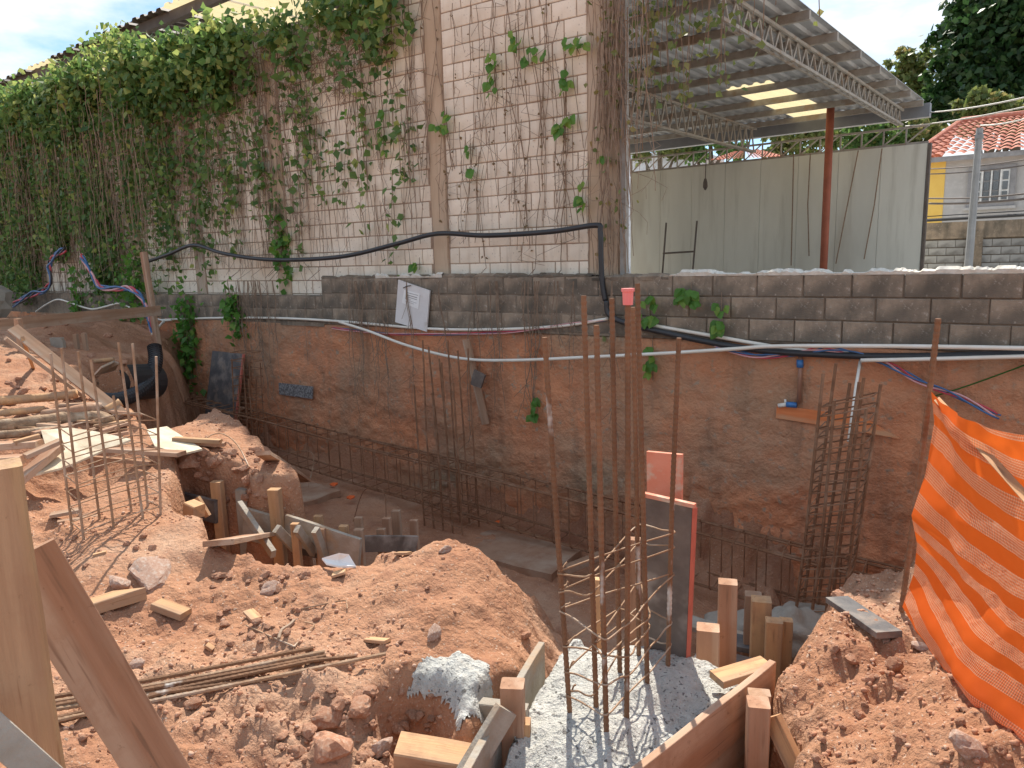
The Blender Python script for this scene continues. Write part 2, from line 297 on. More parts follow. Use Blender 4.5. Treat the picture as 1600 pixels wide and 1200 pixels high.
def HT(x, y):
    x = np.asarray(x, float); y = np.asarray(y, float); sh = x.shape; x = x.ravel(); y = y.ravel()
    xc = np.clip(x, -22, 4); yc = np.clip(y, -4, 7); s = np.full(x.shape, _mz)
    for i in range(len(_cx)): s += _wt[i]*np.sqrt((xc-_cx[i])**2+(yc-_cy[i])**2+.02)
    far = sstep(8, 30, np.sqrt(x*x+y*y)); s = s*(1-far)+.4*far
    rough = sstep(-.3, .4, fbm(x*.8, y*.8, 2, 21))
    right = sstep(-.9, -.5, x)*sstep(1, 1.6, y)*sstep(5, 4, y)
    heap = np.exp(-(((x+1.95)/.45)**2+((y-1.45)/.32)**2))
    rough = rough*(1-.8*np.exp(-(((x+2.45)/.75)**2+((y-2.6)/.55)**2)))
    s = s+.035*fbm(x*1.7, y*1.7, 3, 1)+(.012+.022*rough+.03*right+.03*heap)*fbm(x*7, y*7, 4, 5, .6)+(.004+.008*rough+.012*right+.012*heap)*np.abs(fbm(x*26, y*26, 2, 9))
    # fallen-away lip beside the footing and hollow under the plywood
    s -= .22*np.exp(-(((x+1.78)/.16)**2+((y-1.86)/.13)**2)**2)
    hx, hy = G(115, 752, .1)[:2]; s -= .20*np.exp(-(((x-hx)/.42)**2+((y-hy)/.36)**2)**2)
    inn = (x > -12) & (x < 3) & (y > .5) & (y < 7.2)
    if inn.any():
        xi, yi, si = x[inn], y[inn], s[inn]; sd = pit_sd(xi, yi)+.07*fbm(xi*3, yi*3, 3, 31)
        deep = -1.30-.059*(xi+5.6); deep = deep+.02*fbm(xi*2.5, yi*2.5, 4, 41)+.008*fbm(xi*14, yi*14, 2, 43)
        deep = deep+.6*sstep(-10.6, -11.8, xi)
        fl = deep*sstep(2.9, 3.9, yi)+(-.55)*(1-sstep(2.9, 3.9, yi)); wdt = .13+.3*sstep(2.8, 3.4, yi)*sstep(-3.0, -2.7, xi)+.3*sstep(3.4, 3.9, yi)*sstep(-2.7, -3.0, xi)
        wdt = wdt+.85*sstep(-2.85, -2.6, xi)*sstep(-1.5, -1.72, xi)*sstep(2.2, 2.6, yi)
        t = np.clip((sd+wdt*.4)/wdt, 0, 1); t = t*t*(3-2*t); t = np.clip(t+.10*fbm(xi*9, yi*9, 3, 51)*(4*t*(1-t)), 0, 1)
        s[inn] = si*(1-t)+fl*t
    s = np.where(y > 6.95, .25+0*s, s)
    return s.reshape(sh)
def HG(x, y):
    i = np.clip(np.searchsorted(gx, x)-1, 0, nx-2); j = np.clip(np.searchsorted(gy, y)-1, 0, ny-2); u = (x-gx[i])/(gx[i+1]-gx[i]); v = (y-gy[j])/(gy[j+1]-gy[j])
    return (ZZ[j, i]*(1-u)+ZZ[j, i+1]*u)*(1-v)+(ZZ[j+1, i]*(1-u)+ZZ[j+1, i+1]*u)*v
def hz(x, y): return float(HG(np.array([x]), np.array([y]))[0])
def GR(px, py, up=0.0):
    """point where the line of sight meets the ground sheet"""
    d = ray(px, py); ts = np.linspace(1.2, 26, 1500); X = CAM.x+d.x*ts; Y = CAM.y+d.y*ts; Z = CAM.z+d.z*ts
    k = np.nonzero(Z < HG(X, Y))[0]; i = int(k[0]) if len(k) else 1499
    p = CAM+d*float(ts[i]); p.z += up; return p
def axis(segs):
    out = []
    for a, b, st in segs: out += list(np.arange(a, b-1e-6, st))
    out.append(segs[-1][1]); return np.array(out)
gx = axis([(-600, -60, 90), (-60, -24, 6), (-24, -11, .16), (-11, -6, .07), (-6, -3.4, .034), (-3.4, 1.2, .02), (1.2, 4, .08), (4, 12, 1), (12, 60, 8), (60, 600, 90)])
gy = axis([(-600, -60, 90), (-60, -6, 6), (-6, .4, .3), (.4, 3.6, .02), (3.6, 6.9, .033), (6.9, 7.02, .04), (7.02, 10, .5), (10, 60, 5), (60, 600, 90)])
XX, YY = np.meshgrid(gx, gy); ZZ = HT(XX, YY); nx, ny = len(gx), len(gy)
me = bpy.data.meshes.new('ground'); V = np.stack([XX.ravel(), YY.ravel(), ZZ.ravel()], 1)
ii = (np.arange(ny-1)[:, None]*nx+np.arange(nx-1)[None]).ravel(); Fq = np.stack([ii, ii+1, ii+nx+1, ii+nx], 1)
me.vertices.add(len(V)); me.vertices.foreach_set('co', V.ravel()); me.loops.add(Fq.size); me.loops.foreach_set('vertex_index', Fq.ravel().astype(np.int32))
me.polygons.add(len(Fq)); me.polygons.foreach_set('loop_start', np.arange(0, Fq.size, 4, dtype=np.int32)); me.polygons.foreach_set('loop_total', np.full(len(Fq), 4, np.int32))
me.update(); me.validate(); me.polygons.foreach_set('use_smooth', [True]*len(me.polygons)); me.materials.append(MATS['dirt'])
ground = bpy.data.objects.new('ground', me); COL.objects.link(ground); struct(ground)
yd = MB(); yd.add([(-60, 7.4, .262), (60, 7.4, .262), (60, 60, .262), (-60, 60, .262)], [(0, 1, 2, 3)]); struct(yd.build('yard_paving', 'yard', org=(0, 20, .26)))  # unseen yard ground, kept pale as a bounce surface for the shed

# ------------------------------------------------------------------ block walls
def block_mesh(w, h, t, c=.006):
    """one block: front face (towards -Y) chamfered"""
    x, z = w/2, h/2; mb = MB()
    mb.add([(-x, 0, -z), (x, 0, -z), (x, 0, z), (-x, 0, z), (-x, -t+c, -z), (x, -t+c, -z), (x, -t+c, z), (-x, -t+c, z), (-x+c, -t, -z+c), (x-c, -t, -z+c), (x-c, -t, z-c), (-x+c, -t, z-c)],
           [(8, 9, 10, 11), (4, 5, 9, 8), (5, 6, 10, 9), (6, 7, 11, 10), (7, 4, 8, 11), (0, 1, 5, 4), (1, 2, 6, 5), (2, 3, 7, 6), (3, 0, 4, 7)])
    return mb
_bm = {}
def block_obj(name, c, w, h, t, m, parent, tilt=0):
    k = (round(w, 2), round(h, 2), m)
    if k not in _bm:
        b = block_mesh(k[0], k[1], t); q = bpy.data.meshes.new(name); q.from_pydata(b.v, [], b.f); q.materials.append(MATS[m]); _bm[k] = q
    o = bpy.data.objects.new(name, _bm[k]); COL.objects.link(o); o.parent = parent; o.location = Vector(c)-ORG[parent]; o.rotation_euler = (rnd.uniform(-.01, .01), tilt, rnd.uniform(-.012, .012)); return o
XC = WW(968, 300).x                                            # right-hand end of the tall wall
ZT = 4.85
ww = thing('block_wall', 'tall pale concrete block wall with brown pilasters and hanging vines', 'wall', ((XC-21)/2, YW, 1.2))
core = MB(); core.box(((XC-21.5)/2, YW+.0815, (1.0+ZT)/2), (XC+21.5-.02, .17, ZT-1.0-.02)); core.build('mortar', 'joint', ww)
pil = [(WW(682, 250).x, .25), (WW(429, 250).x, .27), (WW(302, 320).x, .27), (WW(205, 320).x, .27), (XC-.19, .36)]
for x, w in pil:
    p = MB(); nz_ = 40
    for i in range(nz_+1):
        z = 1.02+(ZT-1.02)*i/nz_; a = w/2+.015*fbm(np.array([z*3.1]), np.array([x]), 3)[0]; b = w/2+.015*fbm(np.array([z*3.1]), np.array([x+9]), 3)[0]; yo = YW-.018-.006*rnd.random()
        p.v += [(x-a, YW+.01, z), (x-a+.01, yo, z), (x+b-.01, yo, z), (x+b, YW+.01, z)]
    p.f += [(i*4+k, i*4+k+1, i*4+k+5, i*4+k+4) for i in range(nz_) for k in range(3)]; p.build('pilaster', 'pilaster', ww)
rest = MB(); CH = .19; BL = .30; ed = sorted([(x-w/2, x+w/2) for x, w in pil]); spans = []; a = -21.4
for lo, hi in ed:
    spans.append((a, lo)); a = hi
zrow = 1.03; r = 0; nblk = 0
while zrow+CH <= ZT+.01:
    for lo, hi in spans:
        x = lo+.006-(BL/2 if r % 2 else 0)*1.0
        while x < hi-.03:
            x0 = max(x, lo+.006); x1 = min(x+BL, hi-.006); x += BL
            if x1-x0 < .05: continue
            c = ((x0+x1)/2, YW+.02+rnd.uniform(-.003, .003), zrow+CH/2); w = x1-x0-.012; h = CH-.012
            px_ok = x0 > -7.35
            if px_ok and nblk < 299: block_obj('block', c, w, h, .03, 'white_block', ww); nblk += 1
            else:
                b = block_mesh(w, h, .03); rest.add([(v[0]+c[0], v[1]+c[1], v[2]+c[2]) for v in b.v], b.f)
    zrow += CH; r += 1
rest.build('block_courses', 'white_block', ww, kind='stuff')
# pale steel edge post at the corner of the tall wall
ep = MB(); ep.box((XC+.045, YW-.01, 3.4), (.06, .08, 4.2)); tag(ep.build('steel_post', 'steel_paint'), 'slim pale steel post fixed to the end of the tall block wall', 'post')

ZL = 1.45
lw = thing('retaining_wall', 'low soil-stained grey block wall rising from the excavation', 'wall', (-8, YL, -1.5))
XS = WL(500, 440).x                                            # step in the wall top
lc = MB(); lc.box(((XC+3.2)/2, YL+.096, (.84+ZL)/2-.02), (3.2-XC, .20, ZL-.86)); lc.build('mortar', 'grey_joint', lw)
lc = MB(); lc.box(((XS+XC)/2, YL+.089, (.84+ZL)/2-.02), (XC-XS-.004, .20, ZL-.86)); lc.box(((XS-21.5)/2, YL+.089, 1.0), (21.5+XS-.004, .20, .42)); lc.build('plaster_smear', 'grey_block', lw)
# lower face: rough plastered and soil-splashed
lx = np.arange(-21.5, 3.21, .032); lz = np.arange(-2.0, .845, .032); LX, LZ = np.meshgrid(lx, lz)
dy = .022*fbm(LX*1.3, LZ*1.6, 3, 61)+.011*fbm(LX*6, LZ*9, 3, 63)+.0075*fbm(LX*16, LZ*24, 2, 67)*sstep(.75, .2, LZ+.25*fbm(LX*.6, LZ*.2, 2, 69))+.018*sstep(.35, -.9, LZ)*np.abs(fbm(LX*4, LZ*7, 3, 65))
j = np.minimum(np.abs(((LZ-.05)/.2) % 1-.5), .5); dy += 0
lv = np.stack([LX.ravel(), (YL-.01-dy).ravel(), LZ.ravel()], 1); n1 = len(lx); i0 = (np.arange(len(lz)-1)[:, None]*n1+np.arange(n1-1)[None]).ravel()
fm = MB(); fm.v = [tuple(map(float, v)) for v in lv]; fm.f = [(int(i), int(i+1), int(i+n1+1), int(i+n1)) for i in i0]
nb = len(fm.v)
top = [nb+k for k in range(n1)]; fm.v += [(float(v), YL+.22, .842) for v in lx]
fm.f += [((len(lz)-1)*n1+k, (len(lz)-1)*n1+k+1, nb+k+1, nb+k) for k in range(n1-1)]
fm.build('plastered_face', 'render_soil', lw, smooth=True)
z0 = .845
for r in range(3):
    x = XS+(.2 if r % 2 else 0)-.2
    while x < 3.1:
        ln = .40+rnd.uniform(-.012, .012); x0 = max(x, XS); x1 = min(x+ln, 3.15); x += ln
        if x1-x0 < .08: continue
        hh = .2 if r < 2 else .2
        if x1 < XC-.0 and r == 2 and rnd.random() < .0: continue
        block_obj('block', ((x0+x1)/2, YL+.035+rnd.uniform(-.005, .004), z0+r*.2+.1), x1-x0-.010, .189, .05, 'grey_block', lw, rnd.uniform(-.006, .006))
for r in range(2):
    x = -15+(.2 if r else 0)
    while x < XS-.1:
        x1 = min(x+.4, XS-.006); block_obj('block', ((x+x1)/2, YL+.035+rnd.uniform(-.006, .006), z0+r*.18+.09), x1-x-.014, .166, .05, 'grey_block', lw); x += .4
# broken mortar cap
def crumble(x0, x1, zb, y0, y1, m, name, hmin=.01, hmax=.045, st=.03):
    c = MB(); xs = np.arange(x0, x1, st); k = 5; n_ = len(xs)
    for x in xs:
        h = lerp(hmin, hmax, float(np.clip(.5+.8*fbm(np.array([x*6.]), np.array([3.]), 5, 71, .7)[0], 0, 1)))
        e = .012*float(fbm(np.array([x*9.]), np.array([8.]), 2, 75)[0])
        c.v += [(float(x), y0+e, zb-.012), (float(x), y0-.008+e, zb+h*.5), (float(x), y0+.03, zb+h), (float(x), y1-.03, zb+h*.8), (float(x), y1, zb-.012)]
    c.f += [(i*k+q, (i+1)*k+q, (i+1)*k+q+1, i*k+q+1) for i in range(n_-1) for q in range(k-1)]; return c.build(name, m, lw)
xr = WL(1045, 430).x
crumble(xr, 3.2, ZL, YL-.012, YL+.24, 'mortar_white', 'mortar_cap', .004, .05, .014)
crumble(XC-.2, xr, ZL-.04, YL-.012, YL+.24, 'grey_block', 'broken_top', .03, .06)
crumble(XS, XC-.2, ZL-.01, YL-.006, YL+.24, 'grey_block', 'broken_top', .01, .05)
crumble(WL(585, 430).x, WL(690, 430).x, ZL+.006, YL-.02, YL+.05, 'mortar_white', 'mortar_patch', .002, .05)
# ------------------------------------------------------------------ sheds behind the walls
BA = math.radians(3.5); BX = Vector((math.cos(BA), -math.sin(BA), 0)); BY = Vector((math.sin(BA), math.cos(BA), 0)); UP = Vector((0, 0, 1))
BP0 = PY(1225, 246, 21)
def BP(px, py, off=0.): d = ray(px, py); return CAM+d*(((BP0-CAM).dot(BY)+off)/d.dot(BY))
E0 = BP(1446, 158); ZR = E0.z
shed = thing('open_shed', 'open-sided shed with corrugated metal roof, lattice trusses and skylight strips', 'shed', (E0.x-5, E0.y-5, .26))
def corr(o, ax, ay, w, ln, per=.25, amp=.04, n2=1, drop=0.):
    """corrugated sheet: profile along ax, running along ay"""
    m = MB(); k = int(round(w/per)); us = []
    for i in range(k):
        for a, h in ((0, 0), (.32, 0), (.46, 1), (.86, 1)): us.append(((i+a)*per, h*amp))
    us.append((k*per, 0))
    for j in range(n2+1):
        for u, h in us: m.v.append(tuple(o+ax*u+ay*(ln*j/n2)+UP*(h-drop*j/n2)))
    q = len(us); m.f = [(j*q+i, j*q+i+1, (j+1)*q+i+1, (j+1)*q+i) for j in range(n2) for i in range(q-1)]; return m
LEN = (E0-Vector((0, 9.2, 0))).dot(BY)-0.0
sk = [G(a, b, ZR) for a, b in ((1158, 136), (1220, 125), (1312, 176), (1264, 186))]
su = [(p-E0).dot(-BX) for p in sk]; sv = [(p-E0).dot(-BY) for p in sk]
usk = {int(q_) for q_ in np.arange((su[1]+su[2])/2+.3, (su[0]+su[3])/2+.3, .5)} | {int(sum(su)/4)}; u7 = max(usk)+6; v0s = (sv[2]+sv[3])/2; v1s = (sv[0]+sv[1])/2
for i in range(15):
    o = E0-BX*(i+1.0)
    if i in usk or i == u7:
        a, b = (v0s, v1s) if i in usk else (.3, 2.2)
        corr(o-BY*a, BX, BY, 1, a).build('roof_sheet', 'roof_metal', shed); corr(o-BY*b, BX, BY, 1, b-a).build('skylight_sheet', 'skylight', shed); corr(o-BY*LEN, BX, BY, 1, LEN-b).build('roof_sheet', 'roof_metal', shed)
    else: corr(o-BY*LEN, BX, BY, 1, LEN).build('roof_sheet', 'roof_metal', shed)
v = .25
while v < LEN:
    m = MB(); c = E0-BY*v-UP*.075; m.bar(c+BX*.0, c-BX*15, .07, .13); m.build('purlin', 'steel_paint', shed); v += 1.45
zg = BP(1230, 209).z; m = MB(); gz = (zg+ZR)/2-.02; m.bar(E0-UP*(ZR-gz)+BX*.1+BY*.12, E0-UP*(ZR-gz)-BX*15+BY*.12, .22, ZR-zg-.04); m.build('gutter', 'gutter', shed)
def truss(pb, z1, label):
    """lattice truss running along BY with bottom chord through pb"""
    p0 = Vector((pb.x, pb.y, 0)); u = (p0-E0).dot(-BX); ln = LEN-.2; z0 = pb.z; st = E0-BX*u; st.z = 0
    t = thing('roof_truss', label, 'truss', st-BY*ln/2+UP*z0)
    for z, nm in ((z0, 'bottom_chord'), (z1, 'top_chord')):
        for s in (-.05, .05):
            m = MB(); m.bar(st+UP*z+BX*s-BY*.1, st+UP*z+BX*s-BY*ln, .04, .045); m.build(nm, 'steel_paint', t)
    k = int(ln/.42)
    for i in range(k):
        a = st-BY*(.1+i*(ln-.2)/k); b = st-BY*(.1+(i+1)*(ln-.2)/k)
        m = MB(); m.bar(a+UP*z0, a.lerp(b, .5)+UP*z1, .04, .03, BX) ; m.bar(a.lerp(b, .5)+UP*z1, b+UP*z0, .04, .03, BX); m.build('web', 'steel_paint', t)
t1 = BP(1408, 196); truss(t1, ZR-.16, 'long lattice truss nearest the open edge of the shed roof')
t2 = BP(1180, 238); truss(t2, ZR-.16, 'lattice truss under the shed roof deeper behind the vines')
m = MB(); pb = BP(1292, 300, -1.4); m.tube([(pb.x, pb.y, .26), (pb.x, pb.y, ZR-.1)], .09, 10); tag(m.build('steel_column', 'red_post', smooth=True), 'slender rust-red steel column standing before the pale panel wall', 'column')
# panel wall with lattice beam on top
a = BP(985, 272); b = BP(1450, 222); ztop = (a.z+b.z)/2; W = (b-a).dot(BX); pw = thing('panel_wall', 'long pale grey panel wall streaked below its top edge, under the shed roof', 'wall', (a.x+W/2, a.y, .26))
npn = 8
for i in range(npn):
    c = Vector((a.x, a.y, 0))+BX*(W*(i+.5)/npn)+BY*(.07+rnd.uniform(0, .004)); m = MB(); M = Matrix((BX, BY, UP)).transposed(); m.box(c+UP*((ztop+.2)/2), (W/npn-.008, .12, ztop-.2), M); m.build('panel', 'panel', pw)
m = MB(); m.box(Vector((b.x, b.y, ztop/2+.1))+BX*.04+BY*.07, (.06, .16, ztop-.2), Matrix((BX, BY, UP)).transposed()); m.build('edge_strip', 'steel_dark', pw)
lat = thing('lattice_beam', 'flat lattice beam of thin steel bars lying along the panel wall top', 'beam', (a.x+W/2, a.y, ztop))
lz0, lz1 = ztop+.03, ztop+.42; A = Vector((a.x, a.y, 0))+BY*.07
for z in (lz0, lz1): m = MB(); m.bar(A+UP*z, A+BX*W+UP*z, .05, .05); m.build('chord', 'steel_paint', lat)
k = 16
for i in range(k):
    m = MB(); m.bar(A+BX*(W*i/k)+UP*lz0, A+BX*(W*(i+.97)/k)+UP*lz1, .03, .03, BY); m.build('diagonal', 'steel_paint', lat)
    m = MB(); m.bar(A+BX*(W*(i+.02)/k)+UP*lz0, A+BX*(W*(i+.02)/k)+UP*lz1, .035, .035, BY); m.build('upright', 'steel_paint', lat)
h = thing('metal_frame', 'thin dark H-shaped metal frame standing by the panel wall', 'frame', BP(1062, 430, -.5))
for q, nm in (((1041, 348, 1034, 440), 'upright'), ((1089, 345, 1081, 440), 'upright'), ((1036, 396, 1084, 393), 'crossbar')): m = MB(); m.tube([BP(q[0], q[1], -.5), BP(q[2], q[3], -.5)], .028, 6); m.build(nm, 'steel_dark', h)
lm = thing('hanging_lamp', 'small bulb holder hanging on a thin cable before the panel wall', 'lamp', BP(1102, 296, -1))
m = MB(); m.tube([BP(1104, 232, -1), BP(1102, 280, -1)], .012, 5); m.build('cable', 'steel_dark', lm); m = MB(); m.tube([BP(1102, 279, -1), BP(1102, 285, -1), BP(1102, 292, -1), BP(1102, 297, -1)], [.03, .06, .07, .02], 8); m.build('bulb_holder', 'steel_dark', lm)
for pts, lb in ((((1240, 240), (1238, 330), (1236, 415)), 'straight dark strand hanging down the panel wall beside the red column'), (((1266, 240), (1262, 320), (1264, 400)), 'wavy dark strand hanging close to the left of the red column'), (((1341, 235), (1322, 330), (1306, 412)), 'slanting dark strand on the panel wall right of the red column'), (((1378, 232), (1366, 320), (1350, 405)), 'slanting dark strand near the free end of the panel wall')):
    m = MB(); m.tube([BP(x, y, -.12) for x, y in pts], .016, 5); tag(m.build('vine_strand', 'stem'), lb, 'vine')
# roof behind the tall wall, unseen right end extended to shade the mound
e0 = PY(0, 127, 7.4); e1 = PY(260, 8, 7.4); zl = (e0.z+e1.z)/2; X1 = Vector((1, 0, 0)); Y1 = Vector((0, 1, 0))
lr = thing('corrugated_roof', 'dark corrugated roof with pale skylight sheets above the leafy wall', 'roof', (e0.x+6, 10, zl))
s1 = int(math.floor(PY(68, 98, 7.4).x)); s2 = int(math.floor(PY(258, 10, 7.4).x))
for x in range(-24, -3):  # rightmost sheets lie out of view, added to lengthen the cast shadow
    corr(Vector((x, 7.4, e0.z+(x-e0.x)*(e1.z-e0.z)/(e1.x-e0.x))), X1, Y1, 1, 7, .25, .045, 1, -.35).build('skylight_sheet' if x in (s1, s2, s2+1) else 'roof_sheet', 'skylight' if x in (s1, s2, s2+1) else 'roof_dark', lr)
pbm = G(290, 30, zl-.1)
for y in (pbm.y, pbm.y+2.2, pbm.y+4): m = MB(); m.bar((-24, y, zl-.31+(y-7.4)*.05), (-4, y, zl+.2+(y-7.4)*.05), .1, .16); m.build('purlin', 'steel_dark', lr)
for x in (-20, -14.5, -9):
    m = MB(); m.bar((x, 7.5, zl-.2), (x, 14.2, zl+.1), .12, .16); m.build('rafter', 'steel_dark', lr)
    m = MB(); m.bar((x, 8.6, .26), (x, 8.6, zl-.2), .14, .14); m.build('post', 'steel_dark', lr)
# ------------------------------------------------------------------ street side: block wall, pole, house, wires
fw = thing('boundary_wall', 'weathered grey block wall with dark top beam before the house', 'wall', PY(1520, 412, 22.5))
f0 = PY(1440, 352, 22.5); f1 = PY(1680, 345, 22.5); Wf = f1.x-f0.x; zt = f0.z
m = MB(); m.box((f0.x+Wf/2, 22.64, zt/2+.1), (Wf, .14, zt-.2)); m.build('mortar', 'grey_joint', fw)
m = MB(); m.box((f0.x+Wf/2, 22.6, zt-.16), (Wf+.02, .2, .42)); m.build('top_beam', 'grey_block', fw)
z = zt-.40; r = 0
while z > 1.0:
    x = f0.x-(.2 if r % 2 else 0)
    while x < f1.x: block_obj('block', (x+.2, 22.57, z-.1), .385, .185, .03, 'far_block', fw); x += .4
    z -= .2; r += 1
m = MB(); m.box((PY(1523, 380, 22.5).x, 22.52, zt/2-.1), (.35, .1, zt-.2)); m.build('pilaster', 'grey_block', fw)
rl = MB(); rl.tube([(f0.x, 22.5, zt+.12), (f1.x, 22.5, zt+.16)], .04, 6); rl.tube([(f0.x, 22.5, zt+.22), (f1.x, 22.5, zt+.26)], .012, 5); tag(rl.build('top_rail', 'black_plastic'), 'thin dark rail running along the top of the grey boundary wall', 'rail')
pp = PY(1531, 200, 21.6); m = MB(); m.tube([(pp.x-.02, 21.6, .26), (pp.x, 21.6, pp.z)], [.10, .075], 8); m.box((pp.x, 21.6, pp.z-.2), (.18, .18, .1)); tag(m.build('utility_pole', 'pole_conc'), 'slim grey concrete utility pole in front of the tiled-roof house', 'pole')
HD = 33.; hs = thing('house', 'grey house with yellow corner, hipped red tile roof and shuttered window', 'house', PY(1540, 400, HD))
hl = PY(1449, 250, HD); hr = hl.x+11; ez = PY(1520, 241, HD).z
def hbox(nm, x0, x1, y, z0, z1, d, mt, par=hs): m = MB(); m.box(((x0+x1)/2, y+d/2, (z0+z1)/2), (x1-x0, d, z1-z0)); return m.build(nm, mt, par)
yx = PY(1475, 300, HD).x
hbox('yellow_corner', hl.x, yx, HD-.02, .2, ez, 7, 'house_yellow'); hbox('wall', yx+.002, hr, HD, .2, ez, 6.9, 'house_grey')
wa = PY(1514, 262, HD); wb = PY(1584, 321, HD)
wn = hbox('window', wa.x, wb.x, HD-.10, wb.z, wa.z, .09, 'win_frame')
wcx = (wa.x+wb.x)/2; ww_ = (wb.x-wa.x-.34)/4
for i in range(4):
    x0 = wa.x+.17+i*ww_
    fr = hbox('sash', x0+.02, x0+ww_-.02, HD-.145, wb.z+.16, wa.z-.16, .04, 'win_white', wn) if i in (0, 3) else None
    for k in range(3):
        z0 = wb.z+.2+(wa.z-wb.z-.4)*k/3; z1 = wb.z+.2+(wa.z-wb.z-.4)*(k+1)/3
        hbox('pane', x0+.06, x0+ww_-.06, HD-.17 if i in (0, 3) else HD-.13, z0+.03, z1-.03, .02, 'glass', wn)
for i in (1, 2, 3): hbox('mullion', wa.x+.17+i*ww_-.025, wa.x+.17+i*ww_+.025, HD-.18, wb.z+.14, wa.z-.14, .06, 'win_white', wn)
hbox('sill', wa.x-.06, wb.x+.06, HD-.16, wb.z-.1, wb.z, .16, 'house_grey', wn)
# hipped tile roof: rows of barrel tiles
ap = PY(1502, 192, HD+3.5); az = ap.z
def slope(pa, pb_, pc, pd, rows, cols):
    """tile sheet between eave pa-pb_ and top pc-pd"""
    m = MB()
    for r in range(rows):
        for c in range(cols):
            t0, t1 = r/rows, (r+1.12)/rows
            l0 = pa.lerp(pc, t0); r0_ = pb_.lerp(pd, t0); l1 = pa.lerp(pc, min(t1, 1)); r1 = pb_.lerp(pd, min(t1, 1)); b0 = len(m.v)
            for (l_, r_, lift) in ((l0, r0_, .055), (l1, r1, 0)):
                for k in range(5):
                    u = (c+k/4)/cols; hgt = .075*math.sin(math.pi*k/4); m.v.append(tuple(l_.lerp(r_, u)+UP*(hgt+lift)))
            m.f += [(b0+k, b0+k+1, b0+6+k, b0+5+k) for k in range(4)]
    return m
ov = .55; ea = Vector((hl.x-ov, HD-ov, ez-.05)); eb = Vector((hr+ov, HD-ov, ez-.05)); ec = Vector((hl.x-ov, HD+7+ov, ez-.05)); r1 = Vector((ap.x, HD+3.5, az)); r2 = Vector((hr-2.5, HD+3.5, az))
r1m = r1-Vector((0, 0, .0)); rf = slope(ea, eb, r1, r2, 11, 34).build('roof', 'roof_tile', hs, kind='stuff')
slope(ec, ea, r1, r1+Vector((.01, 0, 0)), 11, 20).build('roof_side', 'roof_tile', hs, kind='stuff')
m = MB(); m.tube([ea+UP*.08, r1+UP*.08], .12, 8); m.tube([r1+UP*.1, r2+UP*.1], .12, 8); m.build('ridge_tiles', 'roof_tile', hs)
hbox('fascia', hl.x-ov+.05, hr+ov, HD-ov+.08, ez-.22, ez-.04, .05, 'win_frame')
# a second tiled roof and a pale building glimpsed over the panel wall
s0 = thing('far_house', 'low house with red tile roof glimpsed above the panel wall', 'house', PY(1165, 260, 40))
q = PY(1165, 237, 44); ql = PY(1110, 252, 40); qr = PY(1225, 246, 40)
slope(ql, qr, q-X1*.6, q+X1*.6, 8, 18).build('roof', 'roof_tile', s0, kind='stuff'); hbox('wall', ql.x+.4, qr.x-.4, 40.5, .2, ql.z-.05, 5, 'house_grey', s0)
w0 = thing('far_building', 'pale flat-roofed building glimpsed between vines and panel wall', 'building', PY(1030, 270, 50))
p1, p2 = PY(975, 240, 50), PY(1072, 262, 50); hbox('wall', p1.x, p2.x, 50, .2, p1.z-.5, 6, 'far_white', w0); hbox('roof_slab', p1.x-.4, p2.x+.4, 49.6, p1.z-.48, p1.z-.2, 7, 'far_white', w0)
WIR = [((1446, 176, 21.4), (1640, 143, 16), .016, 'pale thick overhead cable leaving the shed roof corner, uppermost'), ((1415, 197, 21.2), (1640, 158, 16), .015, 'pale overhead cable leaving the truss end, second from the top'), ((1532, 196, 21.6), (1640, 174, 17), .016, 'pale overhead cable leaving the top of the concrete pole'),
       ((1452, 264, 26), (1640, 243, 21.6), .018, 'thin cable crossing the house wall just under the eave'), ((1452, 272, 26), (1640, 252, 21.6), .018, 'second thin cable under the eave of the house'), ((1452, 310, 25), (1640, 298, 21.6), .022, 'dark cable crossing level with the window sill'), ((1452, 318, 25), (1640, 306, 21.6), .03, 'thicker dark cable crossing just under the house window')]
for i, (a, b, r, lb) in enumerate(WIR):
    A, B = PY(*a), PY(*b); m = MB(); m.tube([A.lerp(B, t/10)-UP*(.06*4*(t/10)*(1-t/10)) for t in range(11)], r, 5); tag(m.build('overhead_cable', 'pvc_white' if i < 3 else 'steel_dark'), lb, 'cable')  # first three cables coloured pale to stand for sunlight on them
# ------------------------------------------------------------------ trees
def leaves(mb, cs, tones, size, up=.0, rs=None, face=None):
    """small folded leaves at the points cs"""
    rs = rs or np.random.RandomState(5); n = len(cs); b = len(mb.v)
    if mb.tone is None: mb.tone = []
    d = rs.normal(size=(n, 3)); d[:, 2] -= up
    if face is not None: d += np.array(face)[None]*0
    d /= np.linalg.norm(d, axis=1)[:, None]; q = rs.normal(size=(n, 3))
    if face is not None: q = q*.8+np.array(face)[None]
    nrm = q-(q*d).sum(1)[:, None]*d; nrm /= np.linalg.norm(nrm, axis=1)[:, None]; sd = np.cross(d, nrm); s = size*(.65+.7*rs.rand(n))[:, None]
    P = [cs, cs+d*s*.38+sd*s*.40+nrm*s*.06, cs+d*s*1.05, cs+d*s*.38-sd*s*.40+nrm*s*.06]
    vv = np.stack(P, 1).reshape(-1, 3); mb.v += list(map(tuple, vv.tolist())); mb.tone += np.repeat(tones, 4).tolist()
    for i in range(n): k = b+i*4; mb.f += [(k, k+1, k+2), (k, k+2, k+3)]
